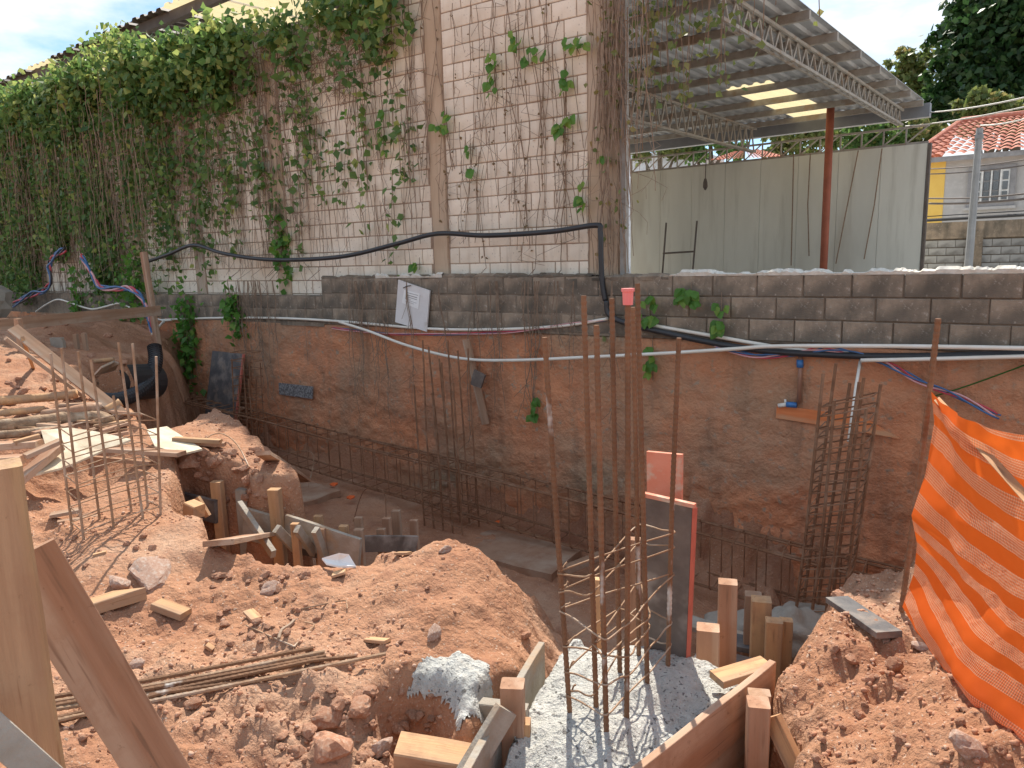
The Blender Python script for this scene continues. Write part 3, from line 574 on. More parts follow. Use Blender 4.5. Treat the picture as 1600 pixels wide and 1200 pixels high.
def tree(label, base, lobes, nleaf, size, lm, seed, group=None):
    rs = np.random.RandomState(seed); base = Vector(base); t = thing('tree', label, 'tree', base, group)
    mb = MB(); tot = sum(l[3]**2 for l in lobes)
    for (x, y, z, r) in lobes:
        nn = int(nleaf*r*r/tot); ncl = max(6, nn//38); u = rs.normal(size=(ncl, 3)); u /= np.linalg.norm(u, axis=1)[:, None]; rad = r*(.62+.42*rs.rand(ncl))[:, None]; cc = u*rad*np.array([1, 1, .85])+np.array([x, y, z])
        for c in cc:
            pts = c+rs.normal(size=(38, 3))*r*.13; leaves(mb, pts, np.clip(rs.normal(.42, .2, 38)+rs.normal(0, .1), 0, 1), size, .3, rs)
    mb.build('crown', lm, t)
    tk = MB(); top = Vector((lobes[0][0], lobes[0][1], lobes[0][2])); tk.tube([base, base.lerp(top, .5)+Vector((.2, 0, 0)), top], [.35, .26, .12], 8)
    for (x, y, z, r) in lobes[1:]: st = base.lerp(top, rs.uniform(.4, .8)); tk.tube([st, st.lerp(Vector((x, y, z)), .55)+UP*.2, (x, y, z)], [.16, .1, .04], 6)
    tk.build('trunk', 'trunk', t); return t
def lobesP(lst, D): return [(*(PY(px, py, D+dd)), rp*S(PY(px, py, D+dd))) for px, py, rp, dd in lst]
b = PY(1580, 300, 52); tree('huge dark green broad tree rising behind the tiled-roof house', (b.x, 52, .3), lobesP([(1590, 60, 95, 0), (1500, 70, 42, 0), (1530, 20, 50, 0), (1500, 130, 50, 1), (1560, 140, 60, -1), (1640, 120, 90, 0), (1620, -40, 90, 0), (1475, 160, 32, 0), (1545, -40, 50, 1)], 52), 21000, .42, 'leaf_tree', 11)
b = PY(1545, 240, 44); tree('small bronze-leaved tree between the house roof and the dark tree', (b.x, 44, .3), lobesP([(1545, 165, 26, 0), (1520, 162, 20, 0), (1572, 170, 24, 0), (1540, 185, 28, 0), (1515, 195, 20, 0), (1585, 195, 22, 0)], 44), 3200, .30, 'leaf_olive', 12)
b = PY(1425, 240, 56); tree('slender pale green tree beside the shed roof corner', (b.x, 56, .3), lobesP([(1425, 125, 28, 0), (1408, 95, 20, 0), (1440, 90, 22, 0), (1400, 130, 16, 0), (1440, 150, 26, 0), (1455, 190, 24, 0)], 56), 2600, .36, 'leaf_olive', 13)
for i, (px, w_, lb) in enumerate(((1030, 30, 'bushy green tree glimpsed behind the far left of the panel wall'), (1110, 34, 'rounded green tree glimpsed above the panel wall behind the small tile roof'), (1250, 40, 'green tree glimpsed under the gutter left of the red column'), (1345, 36, 'green tree glimpsed under the gutter right of the red column'), (1405, 34, 'bright green tree glimpsed at the end of the lattice beam'))):
    b = PY(px, 260, 46+i); tree(lb, (b.x, 46+i, .3), lobesP([(px, 222-i*4, w_, 0), (px-w_, 232-i*4, w_*.7, .5), (px+w_, 228-i*4, w_*.7, 0)], 46+i), 1900, .34, 'leaf_vine' if i % 2 else 'leaf_olive', 20+i)
# ------------------------------------------------------------------ climbing vines
RS = np.random.RandomState(17)
def strand(x, z, ln, y, wob=.05, seg=.16, drift=0.):
    """wandering hanging stem as a polyline on the wall face"""
    n = max(3, int(ln/seg)); pts = []; vx = drift; yy = y
    for i in range(n+1):
        pts.append((x, yy, z)); vx = vx*.8+RS.normal(0, wob)*.35; x += vx*seg*1.6; yy = y+RS.normal(0, .012); z -= ln/n
    return pts
def yface(x, z): return YW-.03 if z > ZL or x < XS-.0 and z > 1.2 else YL-.05
def drape(pts): return [(x, min(y, (YW if z > 1.5 else YL)-.035-.02*abs(math.sin(x*7+z*3))), z) for x, y, z in pts]
VINES = [(-20.5, -17.4, 'thick leafy vine at the far end of the wall, hiding it down to the ground'), (-17.4, -15.2, 'thick leafy vine just left of the bare patch where cables emerge'), (-15.2, -13.2, 'leafy vine hanging over the bare white patch with blue and red cables'),
         (-13.2, -11.4, 'leafy vine reaching down behind the leaning wooden post'), (-11.4, -9.6, 'mixed green and brown vine above the hanging green tail on the low wall'), (-9.6, -8.0, 'brown twiggy vine with a green fringe over the pilaster above the plaque'), (-8.0, -6.2, 'mostly leafless vine with a green tuft beside the middle pilaster')]
def cover(x): return float(np.interp(x, [-20, -14, -12.6, -11, -9.5, -8.2, -6.3], [1.0, 1.0, .8, .42, .24, .09, .02]))
for vi, (xa, xb, lb) in enumerate(VINES):
    v = thing('climbing_vine', lb, 'vine', ((xa+xb)/2, YW-.1, 1.0), 'climbing vines on the tall wall'); st = MB(); fo = MB(); dr = MB(); cx = (xa+xb)/2; cov = cover(cx)
    # leafy crest along the top of the wall
    nc = int((xb-xa)*(165 if cov > .2 else 90)); cxs = RS.uniform(xa, xb, nc); keep = np.array([rnd.random() < (1 if x < -9.2 else (.55 if x < -7.6 else (.5 if -7.1 < x < -6.4 else .15))) for x in cxs]); cxs = cxs[keep]
    cxs = cxs[RS.rand(len(cxs)) < .35+.65*sstep(-.35, .3, fbm(cxs*1.9, cxs*0+2., 3, 111))]
    for x in cxs:
        hgt = .5+.42*vnoise(np.array([x*1.3]), np.array([4.]))[0]; z = ZT+RS.uniform(-.95*RS.rand()**.5, .10+.12*hgt+.42*math.exp(-((x+12.8)/.7)**2) if x < -8.5 else .1); y = YW-.08-abs(RS.normal(0, .16)); k = 14
        pts = np.array([x, y, z])+RS.normal(size=(k, 3))*np.array([.11, .07, .11]); leaves(fo, pts, np.clip(RS.normal(.50+.25*(z-ZT+.3), .24, k)+RS.normal(0, .1), 0, 1), .11, .7, RS, (0, -.9, .35))  # leaf tone lightens with height, sunlight on the crest put into the colour
    # hanging leafy strands
    ns = int((xb-xa)*(58*cov+9))
    for i in range(ns):
        x = RS.uniform(xa, xb); full = cov > .75; zt = RS.uniform(ZT-2.6, ZT+.1) if full else RS.uniform(ZT-1.8, ZT+.1); ln = RS.uniform(.8, 3.4) if full else RS.uniform(.5, 2.9)*(.55+.45*cov)
        zb = 1.0 if x < -10.2 else 1.5
        if full and RS.rand() < .5: zt = RS.uniform(2.0, 4.4)
        ln = min(ln, zt-zb); 
        if ln < .3: continue
        y = YW-.06-abs(RS.normal(0, .13 if full else .06)); P = strand(x, zt, ln, y)
        if rnd.random() < .5: st.tube(P, .005, 3, False)
        k = int(ln*(25 if full else 17)*RS.uniform(.6, 1.2)); t = RS.rand(k)*(len(P)-1); i0 = t.astype(int); f = (t-i0)[:, None]; PA = np.array(P); c = PA[i0]*(1-f)+PA[np.minimum(i0+1, len(P)-1)]*f+RS.normal(size=(k, 3))*np.array([.075, .05, .05])
        if True:   # bare patch of wall where the cables come out
            kp = ~((c[:, 0] > -16.4) & (c[:, 0] < -14.25) & (c[:, 2] < 2.05+.25*np.sin(c[:, 0]*5))); c = c[kp]; k = len(c)
        tn = np.clip(RS.normal(.40, .2, k)+(.25 if RS.rand() < .12 else 0), 0, 1); leaves(fo, c, tn, RS.uniform(.075, .115), .8, RS, (0, -1.0, .3))
    # bare brown stems
    nb_ = int((xb-xa)*float(np.interp(cx, [-18, -12, -10.5, -8.8, -7], [34, 44, 48, 42, 26])))
    for i in range(nb_):
        x = RS.uniform(xa, xb); zt = ZT-RS.rand()**2*2.5; long_ = RS.rand() < .06; ln = (zt-RS.uniform(-.4, .9)) if long_ and x > -10.4 else min(RS.uniform(.9, max(1, zt-1.4)), zt-1.6)
        P = drape(strand(x, zt, ln, YW-.035-RS.rand()*(.05 if x > -12 else .42), .13, .14, RS.normal(0, .1))); (st if RS.rand() < .6 else dr).tube(P, [RS.uniform(.0035, .0065)*(1.3-.7*i/len(P)) for i in range(len(P))], 3, False)
        if RS.rand() < .5:                                   # side twigs
            for q in range(RS.randint(2, 6)):
                a = np.array(P[RS.randint(0, len(P))]); d = np.array([RS.normal(0, .22), -abs(RS.normal(0, .03)), RS.normal(-.12, .16)]); dr.tube([a, a+d*.5+RS.normal(size=3)*.03, a+d+np.array([0, 0, -.05])], .0028, 3, False)
    # tangled mat of twigs near the top
    if xa >= -11.5:
        for i in range(int((xb-xa)*60)):
            x = RS.uniform(xa, min(xb, -6.9)); z = ZT-RS.rand()*1.15; a = np.array([x, YW-.05-RS.rand()*.13, z]); pts = [a]
            for q in range(5): pts.append(pts[-1]+RS.normal(size=3)*np.array([.12, .02, .11])+np.array([0, 0, -.03]))
            (st if i % 2 else dr).tube([(p[0], min(p[1], YW-.03), p[2]) for p in pts], .0035, 3, False)
    if fo.v: fo.build('foliage', 'leaf_vine', v, kind='stuff')
    if st.v: st.build('stems', 'stem', v, kind='stuff')
    if dr.v: dr.build('dry_twigs', 'stem_dry', v, kind='stuff')
# stems on the right-hand bays
for xa, xb, n_, lb in ((-6.2, -5.0, 26, 'thin bare vine stems hanging right of the middle pilaster'), (-5.0, -4.0, 34, 'thin bare vine stems with few leaves above the black hose')):
    v = thing('climbing_vine', lb, 'vine', ((xa+xb)/2, YW-.1, 1.5), 'climbing vines on the tall wall'); st = MB(); fo = MB()
    for i in range(n_):
        x = RS.uniform(xa, xb); zt = ZT-RS.rand()*2.2; ln = RS.uniform(.8, max(.9, zt-1.65)) if RS.rand() < .93 else zt-RS.uniform(-.2, .8); P = drape(strand(x, zt, ln, YW-.035-RS.rand()*.03, .16, .13, RS.normal(0, .12)))
        st.tube(P, [RS.uniform(.003, .006)]*len(P), 3, False)
        for q in range(RS.randint(0, 5)):
            a = np.array(P[RS.randint(0, len(P))]); st.tube([a, a+np.array([RS.normal(0, .1), -.01, -.06]), a+np.array([RS.normal(0, .16), -.01, RS.normal(-.14, .1)])], .0025, 3, False)
        k = RS.randint(0, 9)
        if k: c = np.array(P)[RS.randint(0, len(P), k)]+RS.normal(size=(k, 3))*.02; leaves(fo, c, np.clip(RS.normal(.3, .2, k), 0, 1), .035, .6, RS, (0, -1, 0))
    st.build('stems', 'stem', v, kind='stuff')
    if fo.v: fo.build('withered_leaves', 'leaf_dry', v, kind='stuff')
# dead curtain on the end of the wall
v = thing('climbing_vine', 'dense curtain of dead twigs draped over the end of the tall wall', 'vine', (XC, YW-.1, 1.5)); st = MB(); dr = MB(); fo = MB()
for i in range(58):
    x = XC+RS.normal(-.03, .17); x = min(x, XC+.32); zt = ZT-RS.rand()*1.2; ln = RS.uniform(1.2, 3.6)*(1 if x < XC else .75); P = strand(x, zt, ln, YW-.06-RS.rand()*.16, .09, .12); (st if i % 2 else dr).tube(P, RS.uniform(.003, .006), 3, False)
    for q in range(RS.randint(1, 5)):
        a = np.array(P[RS.randint(0, len(P))]); d = np.array([RS.normal(.05, .14), -abs(RS.normal(0, .06)), RS.normal(-.1, .14)]); dr.tube([a, a+d*.5+RS.normal(size=3)*.03, a+d, a+d+np.array([RS.normal(0, .04), 0, -.12])], .0026, 3, False)
    if RS.rand() < .35: k = 6; leaves(fo, np.array(P)[RS.randint(0, len(P), k)]+RS.normal(size=(k, 3))*.04, np.clip(RS.normal(.6, .2, k), 0, 1), .06, .8, RS, (0, -1, 0))
st.build('stems', 'stem', v, kind='stuff'); dr.build('dry_twigs', 'stem_dry', v, kind='stuff'); fo.build('foliage', 'leaf_olive', v, kind='stuff')
v = thing('climbing_vine', 'leafy strands trailing in front of the open shed roof beyond the wall end', 'vine', (XC+.8, YW+.2, 2.4)); st = MB(); fo = MB()
st.tube([(XC-.1, YW+.1, 5.5), (XC+.7, YW+.22, 5.42), (XC+1.5, YW+.2, 5.36), (XC+2.6, YW+.25, 5.45)], .014, 5)
for i in range(60):
    u = RS.rand()**1.5*2.2; x = XC+.08+u; P = strand(x, 5.4, RS.uniform(.9, 2.7)*(1-.2*u), YW+.2+RS.normal(0, .06), .07, .14); st.tube(P, RS.uniform(.003, .005), 3, False); k = RS.randint(5, 30)
    c = np.array(P)[RS.randint(0, len(P), k)]+RS.normal(size=(k, 3))*.06; leaves(fo, c, np.clip(RS.normal(.45, .22, k), 0, 1), .075, .9, RS, (0, -1, 0))
st.build('stems', 'stem', v, kind='stuff'); fo.build('foliage', 'leaf_olive', v, kind='stuff')
# green tails hanging over the low wall
for px, py, wpx, hpx, n_, lb in ((292, 530, 26, 70, 330, 'bushy green vine tail hanging on the low wall left of the dark board'), (365, 490, 22, 40, 130, 'green vine tuft above the dark leaning board'), (438, 380, 16, 60, 120, 'green vine tail hanging from the second pilaster'), (205, 450, 40, 60, 260, 'leafy vine hanging behind the leaning wooden post and plank'), (120, 470, 20, 45, 110, 'leafy vine patch under the bare white wall patch'), (185, 540, 40, 26, 160, 'low leafy creeper on the bank behind the long plank')):
    pl_ = (WL if py > 430 else WW)(px, py, .08); s_ = S(pl_); v = thing('vine_tail', lb, 'vine', pl_-UP*hpx*s_); fo = MB(); st = MB()
    for k in range(12): st.tube(drape(strand(pl_.x+RS.normal(0, wpx*s_*.4), pl_.z+hpx*s_, hpx*s_*RS.uniform(1, 2), pl_.y, .06)), .004, 3, False)
    c = np.array(pl_)+RS.normal(size=(n_, 3))*np.array([wpx*s_*.55, .05, hpx*s_*.55]); c[:, 1] = np.minimum(c[:, 1], pl_.y+.05); leaves(fo, c, np.clip(RS.normal(.45, .18, n_), 0, 1), .11, .8, RS, (0, -1, .2)); st.build('stems', 'stem', v, kind='stuff'); fo.build('foliage', 'leaf_bright', v, kind='stuff')
# sprigs whose single leaves can be told apart
def leafmesh(i):
    m = bpy.data.meshes.new('leaf'); w = (.42, .5, .36)[i]
    P = [(0, 0, 0), (.10, .09, .05), (w*.95, .10, .22), (w, .04, .48), (w*.55, .02, .80), (0, -.02, 1.08), (-w*.55, .02, .80), (-w, .04, .48), (-w*.95, .10, .22), (-.10, .09, .05), (0, -.05, .45)]
    m.from_pydata([(a, b, -c) for a, b, c in P], [], [(k, k+1, 10) for k in range(0, 9)]+[(9, 0, 10)])
    at = m.attributes.new('tone', 'FLOAT', 'POINT'); at.data.foreach_set('value', [(.35, .55, .8)[i]]*11); m.materials.append(MATS['leaf_bright']); return m
LM = [leafmesh(i) for i in range(3)]
SPR = [(697, 190, 9, 16, 14, 'small sprig of heart leaves right of the middle pilaster'), (735, 232, 3, 6, 5, 'three-leaf sprig below the heart-leaf sprig by the middle pilaster'), (733, 267, 3, 6, 4, 'tiny paired-leaf sprig low on the bay right of the middle pilaster'), (806, 62, 7, 12, 16, 'sprig of broad leaves high on the wall, left one of two'), (836, 82, 8, 22, 9, 'wide sprig of broad leaves high on the wall beside another'), (772, 115, 11, 7, 34, 'long drooping dark sprig high on the white wall'),
       (880, 200, 8, 14, 9, 'dark leaf cluster on a curved stem above the black hose'), (888, 183, 4, 10, 5, 'bright leaf pair just above the dark leaf cluster'), (902, 66, 9, 20, 10, 'bright leaf spray near the top by the wall end'), (884, 125, 7, 7, 24, 'drooping sprig halfway up the wall near its end'), (911, 305, 8, 6, 26, 'narrow drooping sprig just above the bend of the black hose'), (946, 247, 4, 10, 5, 'small bright sprig on the end pilaster'), (600, 205, 10, 7, 34, 'yellowish drooping sprig left of the middle pilaster'), (655, 412, 4, 8, 6, 'little sprig growing on the ledge above the white notice board'), (547, 180, 3, 6, 9, 'tiny sprig high between the two pilasters')]
SPL = [(1080, 462, 18, 20, 13, 'bright bushy sprig on the low wall near its stepped top'), (1126, 492, 12, 10, 22, 'drooping bright sprig beside the bushy one on the low wall'), (1012, 478, 15, 22, 18, 'leafy sprig behind the column bars at the black conduit'), (1018, 560, 9, 9, 22, 'small sprig hanging under the pipes behind the column bars'), (834, 634, 8, 4, 16, 'narrow green sprig low on the red-stained wall')]
for lst, fn in ((SPR, WW), (SPL, WL)):
    for px, py, n_, wx, hx, lb in lst:
        p = fn(px, py, .05); s_ = S(p); v = thing('vine_sprig', lb, 'vine', p-UP*hx*s_); st = MB(); P = strand(p.x, p.z+hx*s_*1.6, hx*s_*3.2, p.y+.01, .05, .05); st.tube(P, .004, 4, False); st.build('stem', 'stem', v)
        for k in range(n_):
            o = bpy.data.objects.new('leaf', LM[rnd.randrange(3)]); COL.objects.link(o); o.parent = v; z_ = rnd.uniform(-1, 1); o.location = (rnd.uniform(-1, 1)*wx*s_, -.02-rnd.random()*.06, hx*s_*(1+z_)); sc_ = rnd.uniform(.075, .125); o.scale = (sc_, sc_, sc_); o.rotation_euler = (rnd.uniform(-.7, .1), rnd.uniform(-.8, .8), rnd.uniform(-.6, .6))

# dry stems and roots trailing over the low wall
for xs_, lb in (((378, 392, 400, 412, 424, 431, 405, 385), 'dry vine roots trailing down the low wall right of the dark board'), ((552, 560, 566, 575, 588, 602, 596, 640), 'dry vine roots trailing down the wall below the left of the notice board'), ((690, 742, 776, 782, 832, 841, 846, 870, 903, 960), 'thin dry stems trailing down the wall behind the column bars')):
    v = thing('climbing_vine', lb, 'vine', WL(xs_[3], 560, .05)); st = MB()
    for px in xs_:
        for k in range(2):
            a = WL(px+RS.normal(0, 4), 436, .03); P = strand(a.x, a.z-.02, RS.uniform(.5, 1.9), YL-.075, .10, .10); P = [(q[0], YL-.06-.03*abs(math.sin(q[2]*5+px)), q[2]) for q in P]; st.tube(P, [RS.uniform(.004, .008)*(1.2-.8*i/len(P)) for i in range(len(P))], 3, False)
            for q in range(4): a = np.array(P[RS.randint(0, len(P))]); st.tube([a, a+np.array([RS.normal(0, .06), -.01, -.1]), a+np.array([RS.normal(0, .12), -.02, -.25])], .0028, 3, False)
    st.build('stems', 'stem', v, kind='stuff')
# ------------------------------------------------------------------ pipes, hoses and things on the walls
def smooth_path(pts, n=6):
    pts = [Vector(p) for p in pts]; out = []
    for i in range(len(pts)-1):
        p0 = pts[max(i-1, 0)]; p1 = pts[i]; p2 = pts[i+1]; p3 = pts[min(i+2, len(pts)-1)]
        for k in range(n):
            t = k/n; out.append(.5*((2*p1)+(p2-p0)*t+(2*p0-5*p1+4*p2-p3)*t*t+(3*p1-p0-3*p2+p3)*t*t*t))
    out.append(pts[-1]); return out
def wallpipe(name, pts, r, m, label, cat, fn=WL, off=.05, sides=8):
    b = MB(); b.tube(smooth_path([fn(x, y, off) for x, y in pts]), r, sides); return tag(b.build(name, m, smooth=True), label, cat)
wallpipe('water_pipe', [(246, 500), (330, 497), (430, 497), (530, 502), (660, 513), (760, 515), (870, 510), (950, 498)], .017, 'pvc_white', 'long white pipe along the low wall passing under the notice board', 'pipe')
wallpipe('water_pipe', [(530, 503), (575, 517), (640, 541), (720, 560), (800, 563), (920, 558), (1040, 552), (1150, 545), (1215, 541), (1400, 541), (1640, 545)], .018, 'pvc_white', 'white pipe sagging across the red wall then running level to the net', 'pipe', off=.155)
wallpipe('water_pipe', [(985, 502), (1040, 512), (1120, 526), (1200, 540), (1260, 548), (1330, 553)], .018, 'pvc_white', 'white pipe slanting down under the black conduit', 'pipe', off=.05)
wallpipe('water_pipe', [(1345, 563), (1450, 561), (1640, 556)], .017, 'pvc_white', 'short lower white pipe under the black conduit by the orange net', 'pipe', off=.15)
wallpipe('conduit', [(948, 470), (952, 492), (985, 507), (1040, 520), (1100, 533), (1170, 545), (1250, 552), (1400, 557), (1640, 552)], .029, 'black_plastic', 'thick black conduit running along the grey block wall', 'conduit', off=.10, sides=10)
wallpipe('hose', [(215, 414), (262, 398), (302, 383), (345, 395), (400, 404), (460, 406), (540, 400), (620, 381), (684, 365), (760, 368), (860, 362), (930, 352), (938, 362), (939, 400), (941, 440), (946, 470)], .028, 'black_plastic', 'black hose looping across the tall pale block wall and down its end', 'hose', WW, .30, 8)
def bundle(name, pts, mats, r, label, fn, off, tw=.03, wav=.5):
    P = smooth_path([fn(x, y, off) for x, y in pts], 8); t = thing(name, label, 'cable', P[-1])
    for j, m in enumerate(mats):
        b = MB(); q = [p+Vector((math.cos(i*wav+j*2*math.pi/len(mats)), 0, math.sin(i*wav+j*2*math.pi/len(mats))))*tw+Vector((0, -.008*j, 0)) for i, p in enumerate(P)]; b.tube(q, r, 6); b.build('wire', m, t, smooth=True)
bundle('cable_bundle', [(22, 476), (48, 461), (70, 453), (80, 440), (78, 415), (86, 400), (102, 390)], ['wire_blue', 'wire_red', 'black_plastic', 'wire_blue'], .019, 'twisted blue, red and black cables rising to a hole in the wall', WL, .15, .045, .35)
bundle('cable_bundle', [(128, 400), (140, 420), (150, 438), (160, 449), (185, 451), (205, 451), (222, 465), (232, 487), (238, 515), (240, 540)], ['wire_blue', 'wire_red', 'wire_pink', 'wire_blue'], .019, 'twisted blue, red and pink cables falling into the black corrugated pipe', WL, .25, .035, .3)
bundle('cable_bundle', [(520, 512), (600, 521), (700, 522), (800, 518), (880, 508), (945, 500)], ['wire_blue', 'wire_red', 'wire_pink'], .006, 'thin coloured wires tied under the white pipe by the notice board', WL, .045, .012, .3)
bundle('cable_bundle', [(1120, 540), (1180, 556), (1240, 553), (1290, 545), (1350, 556), (1395, 572), (1440, 597), (1500, 620), (1560, 650)], ['wire_blue', 'wire_red', 'wire_pink', 'wire_blue'], .0075, 'coloured wires leaving the black conduit towards the orange net', WL, .09, .018, .3)
wallpipe('cable', [(56, 487), (72, 476), (90, 468), (110, 473), (127, 479), (145, 483), (165, 479), (185, 474), (200, 479), (225, 490), (252, 500), (268, 500)], .016, 'pvc_white', 'thin white cable sagging along the wall foot above the long plank', 'cable', off=.12)
wallpipe('cable', [(256, 502), (240, 520), (222, 537), (210, 551), (190, 566)], .02, 'pvc_white', 'white pipe branch dropping to the black corrugated pipe', 'pipe', off=.3)
wallpipe('wire', [(1450, 622), (1520, 600), (1640, 556)], .006, 'leaf_bright', 'thin green wire stretched above the orange net', 'wire', off=.06)
t = thing('tap_pipe', 'brown riser pipe with blue fitting and small valve over the orange board', 'pipe', WL(1248, 632))
for nm, a, r, m in (('riser', [(1251, 553), (1250, 590), (1248, 630)], .02, 'pvc_brown'), ('fitting', [(1250, 562), (1250, 574)], .03, 'blue_fit'), ('fitting', [(1229, 632), (1245, 633)], .026, 'blue_fit'), ('tap', [(1216, 634), (1230, 632)], .02, 'pvc_white'), ('tap_lever', [(1227, 632), (1227, 624)], .01, 'pvc_white')):
    b = MB(); b.tube([WL(x, y, .05) for x, y in a], r, 8); b.build(nm, m, t, smooth=True)
b = MB(); b.tube([WL(1345, 560, .06), WL(1338, 600, .3), WL(1326, 690, .6)], .013, 8); tag(b.build('drop_pipe', 'pvc_white', smooth=True), 'white pipe dropping from the conduit into the tall rebar cage', 'pipe')
plank('board', WL(1214, 643, .03), WL(1408, 674, .03), .125, .025, 'orange_wood', up=(0, -1, 0), label='orange-painted board with pointed end fixed to the grey wall', cat='board', point=.28)
def quad(name, pts, th, m, parent=None, nrm=(0, -1, 0)):
    P = [Vector(p) for p in pts]; n = Vector(nrm)*th; b = MB(); k = len(P); b.add(P+[p+n for p in P], [tuple(range(k)), tuple(range(2*k-1, k-1, -1))]+[(i, k+i, k+(i+1) % k, (i+1) % k) for i in range(k)]); return b.build(name, m, parent)
sg = thing('notice_board', 'tilted white notice board with a paper sheet, hung on the low wall', 'sign', WL(645, 510, .06))
bd = quad('panel', [WL(*q, .05) for q in ((624, 437), (673, 454), (668, 518), (619, 503))], .02, 'sign_white', sg); pa = quad('paper', [WL(*q, .072) for q in ((632, 453), (656, 459), (654, 483), (628, 473))], .003, 'paper', sg)
def ql(u, v): a = Vector(WL(632, 453, .077)).lerp(WL(656, 459, .077), u); c = Vector(WL(628, 473, .077)).lerp(WL(654, 483, .077), u); return a.lerp(c, v)
for v0, u0_, u1_, th in ((.12, .12, .9, .035), (.28, .15, .85, .05), (.42, .3, .85, .04), (.57, .12, .5, .02), (.66, .4, .85, .02), (.78, .15, .7, .02)): quad('text_line', [ql(u0_, v0), ql(u1_, v0), ql(u1_, v0+th), ql(u0_, v0+th)], .001, 'ink', pa)
b = MB(); b.tube([WL(630, 450, .08), WL(636, 447, .085), WL(642, 446, .08)], .006, 5); b.build('wire_tie', 'steel_dark', sg)
sk_ = plank('stick', WL(728, 530, .12), WL(759, 663, .07), .095, .03, 'wood_old', up=(0, -1, 0), label='weathered wooden slat hanging aslant on the red wall', cat='slat')
tag(quad('chip', [WL(*q, .15) for q in ((743, 577), (760, 586), (753, 606), (737, 600))], .03, 'form_dark'), 'dark square plywood offcut nailed across the weathered slat', 'offcut')
tag(quad('plaque', [WL(*q, .05) for q in ((437, 598), (490, 604), (489, 623), (438, 616))], .02, 'granite'), 'speckled grey stone plaque set on the red-stained wall', 'plaque')
bb = thing('shutter_board', 'tall black formwork board leaning on the low wall', 'board', WL(345, 690, .4)); q4 = [WL(334, 548, .12), WL(381, 553, .12), WL(364, 694, .42), WL(318, 686, .42)]
quad('panel', q4, .025, 'form_black', bb); quad('red_edge', [q4[1]+Vector((.003, 0, 0)), q4[1]+Vector((.035, 0, 0)), q4[2]+Vector((.035, 0, 0)), q4[2]+Vector((.003, 0, 0))], .03, 'red_edge', bb)
# ------------------------------------------------------------------ reinforcement
def ring(c, ax, ay, w, h, r, hook=.0):
    m = MB(); c = Vector(c); q = .12*min(w, h); P = []
    for sx, sy in ((-1, -1), (1, -1), (1, 1), (-1, 1)):
        k = c+ax*(sx*w/2)+ay*(sy*h/2)
        if sx*sy > 0: P += [k-ay*(sy*q)*1.0 if False else k-ax*0-ay*(sy*q), k-ax*(sx*q)] if sx*sy > 0 else []
        else: P += [k-ax*(sx*q), k-ay*(sy*q)]
    o = []
    for i, (sx, sy) in enumerate(((-1, -1), (1, -1), (1, 1), (-1, 1))):
        k = c+ax*(sx*w/2)+ay*(sy*h/2); pr = (-ay*sy, -ax*sx) if i % 2 == 0 else (-ax*sx, -ay*sy)
        o += [k+pr[0]*q if i else k+pr[0]*q, k+pr[1]*q]
    o.append(o[0]+ax*.004)
    if hook: o.append(o[0]+(ax+ay)*hook)
    m.tube(o, r, 4); return m
def floorz(x): return -1.30-.059*(x+5.6)
bc = thing('rebar_cage', 'long low rusty beam cage lying along the foot of the wall', 'rebar cage', (-5.5, 6.35, floorz(-5.5)))
for yy in (6.2, 6.5):
    for dz in (.12, .62):
        for e in (0, .03):
            b = MB(); b.tube([(x, yy+e+.01*math.sin(x*2), floorz(x)+dz+.012*math.sin(x*1.3+yy+e*60)) for x in np.arange(-11, .3, .5)], .011, 5); b.build('bar', 'rust', bc)
x = -10.8
while x < .1:
    ring((x, 6.35, floorz(x)+.37), Vector((rnd.uniform(-.06, .06), 1, 0)).normalized(), UP, .36, .54, .006).build('stirrup', 'rust', bc); x += .21
def colcage(label, base, top, w, d, nb2, st, r, rs_, ax=Vector((1, 0, 0)), ay=Vector((0, 1, 0)), frac=1., m='rust', ragged=.25, skew=0.):
    base, top = Vector(base), Vector(top); t = thing('rebar_cage', label, 'rebar cage', base); up = (top-base)
    for i in range(nb2):
        for s in (-1, 1):
            u = -1+2*i/(nb2-1); o = ax*(u*w/2)+ay*(s*d/2); e = rnd.uniform(1-ragged, 1.0); b = MB(); q = [base+o, base+o+up*.5*e+Vector((rnd.uniform(-.02, .02), rnd.uniform(-.02, .02), 0)), base+o+up*e+Vector((rnd.uniform(-.03, .03), rnd.uniform(-.03, .03), 0))]; b.tube(q, r, 6); b.build('bar', m, t)
    L_ = up.length*frac; n_ = int(L_/st)
    for k in range(n_): ring(base+up*((k+.6)*st/up.length)+Vector((0, 0, rnd.uniform(-.02, .02))), (ax+UP*rnd.uniform(-.04, .04)+UP*skew).normalized(), (ay+UP*rnd.uniform(-.05, .05)).normalized(), w+.04, d+.04, rs_, .05).build('stirrup', m, t)
    return t
bL = PY(392, 715, 6.3); colcage('rusty column cage standing behind the black leaning board', (bL.x, 6.3, bL.z-.1), (PY(384, 545, 6.35).x, 6.35, PY(384, 545, 6.35).z), .42, .2, 4, .12, .009, .005)
bM = Vector((PY(705, 800, 6.1).x, 6.1, 0)); bM.z = floorz(bM.x); tM = PY(685, 520, 6.2); colcage('rusty column cage of tall thin bars standing mid-wall behind the dirt mound', bM, tM, .55, .3, 5, .13, .010, .005, frac=.33, ragged=.3)
bR = Vector((PY(1272, 985, 5.35).x, 5.35, -1.5)); tR = PY(1334, 572, 5.5); colcage('leaning rusty column cage with many close stirrups by the right-hand bank', bR, tR, .30, .22, 4, .08, .0125, .0058, frac=.93, m='rust', ragged=.12, skew=.3)
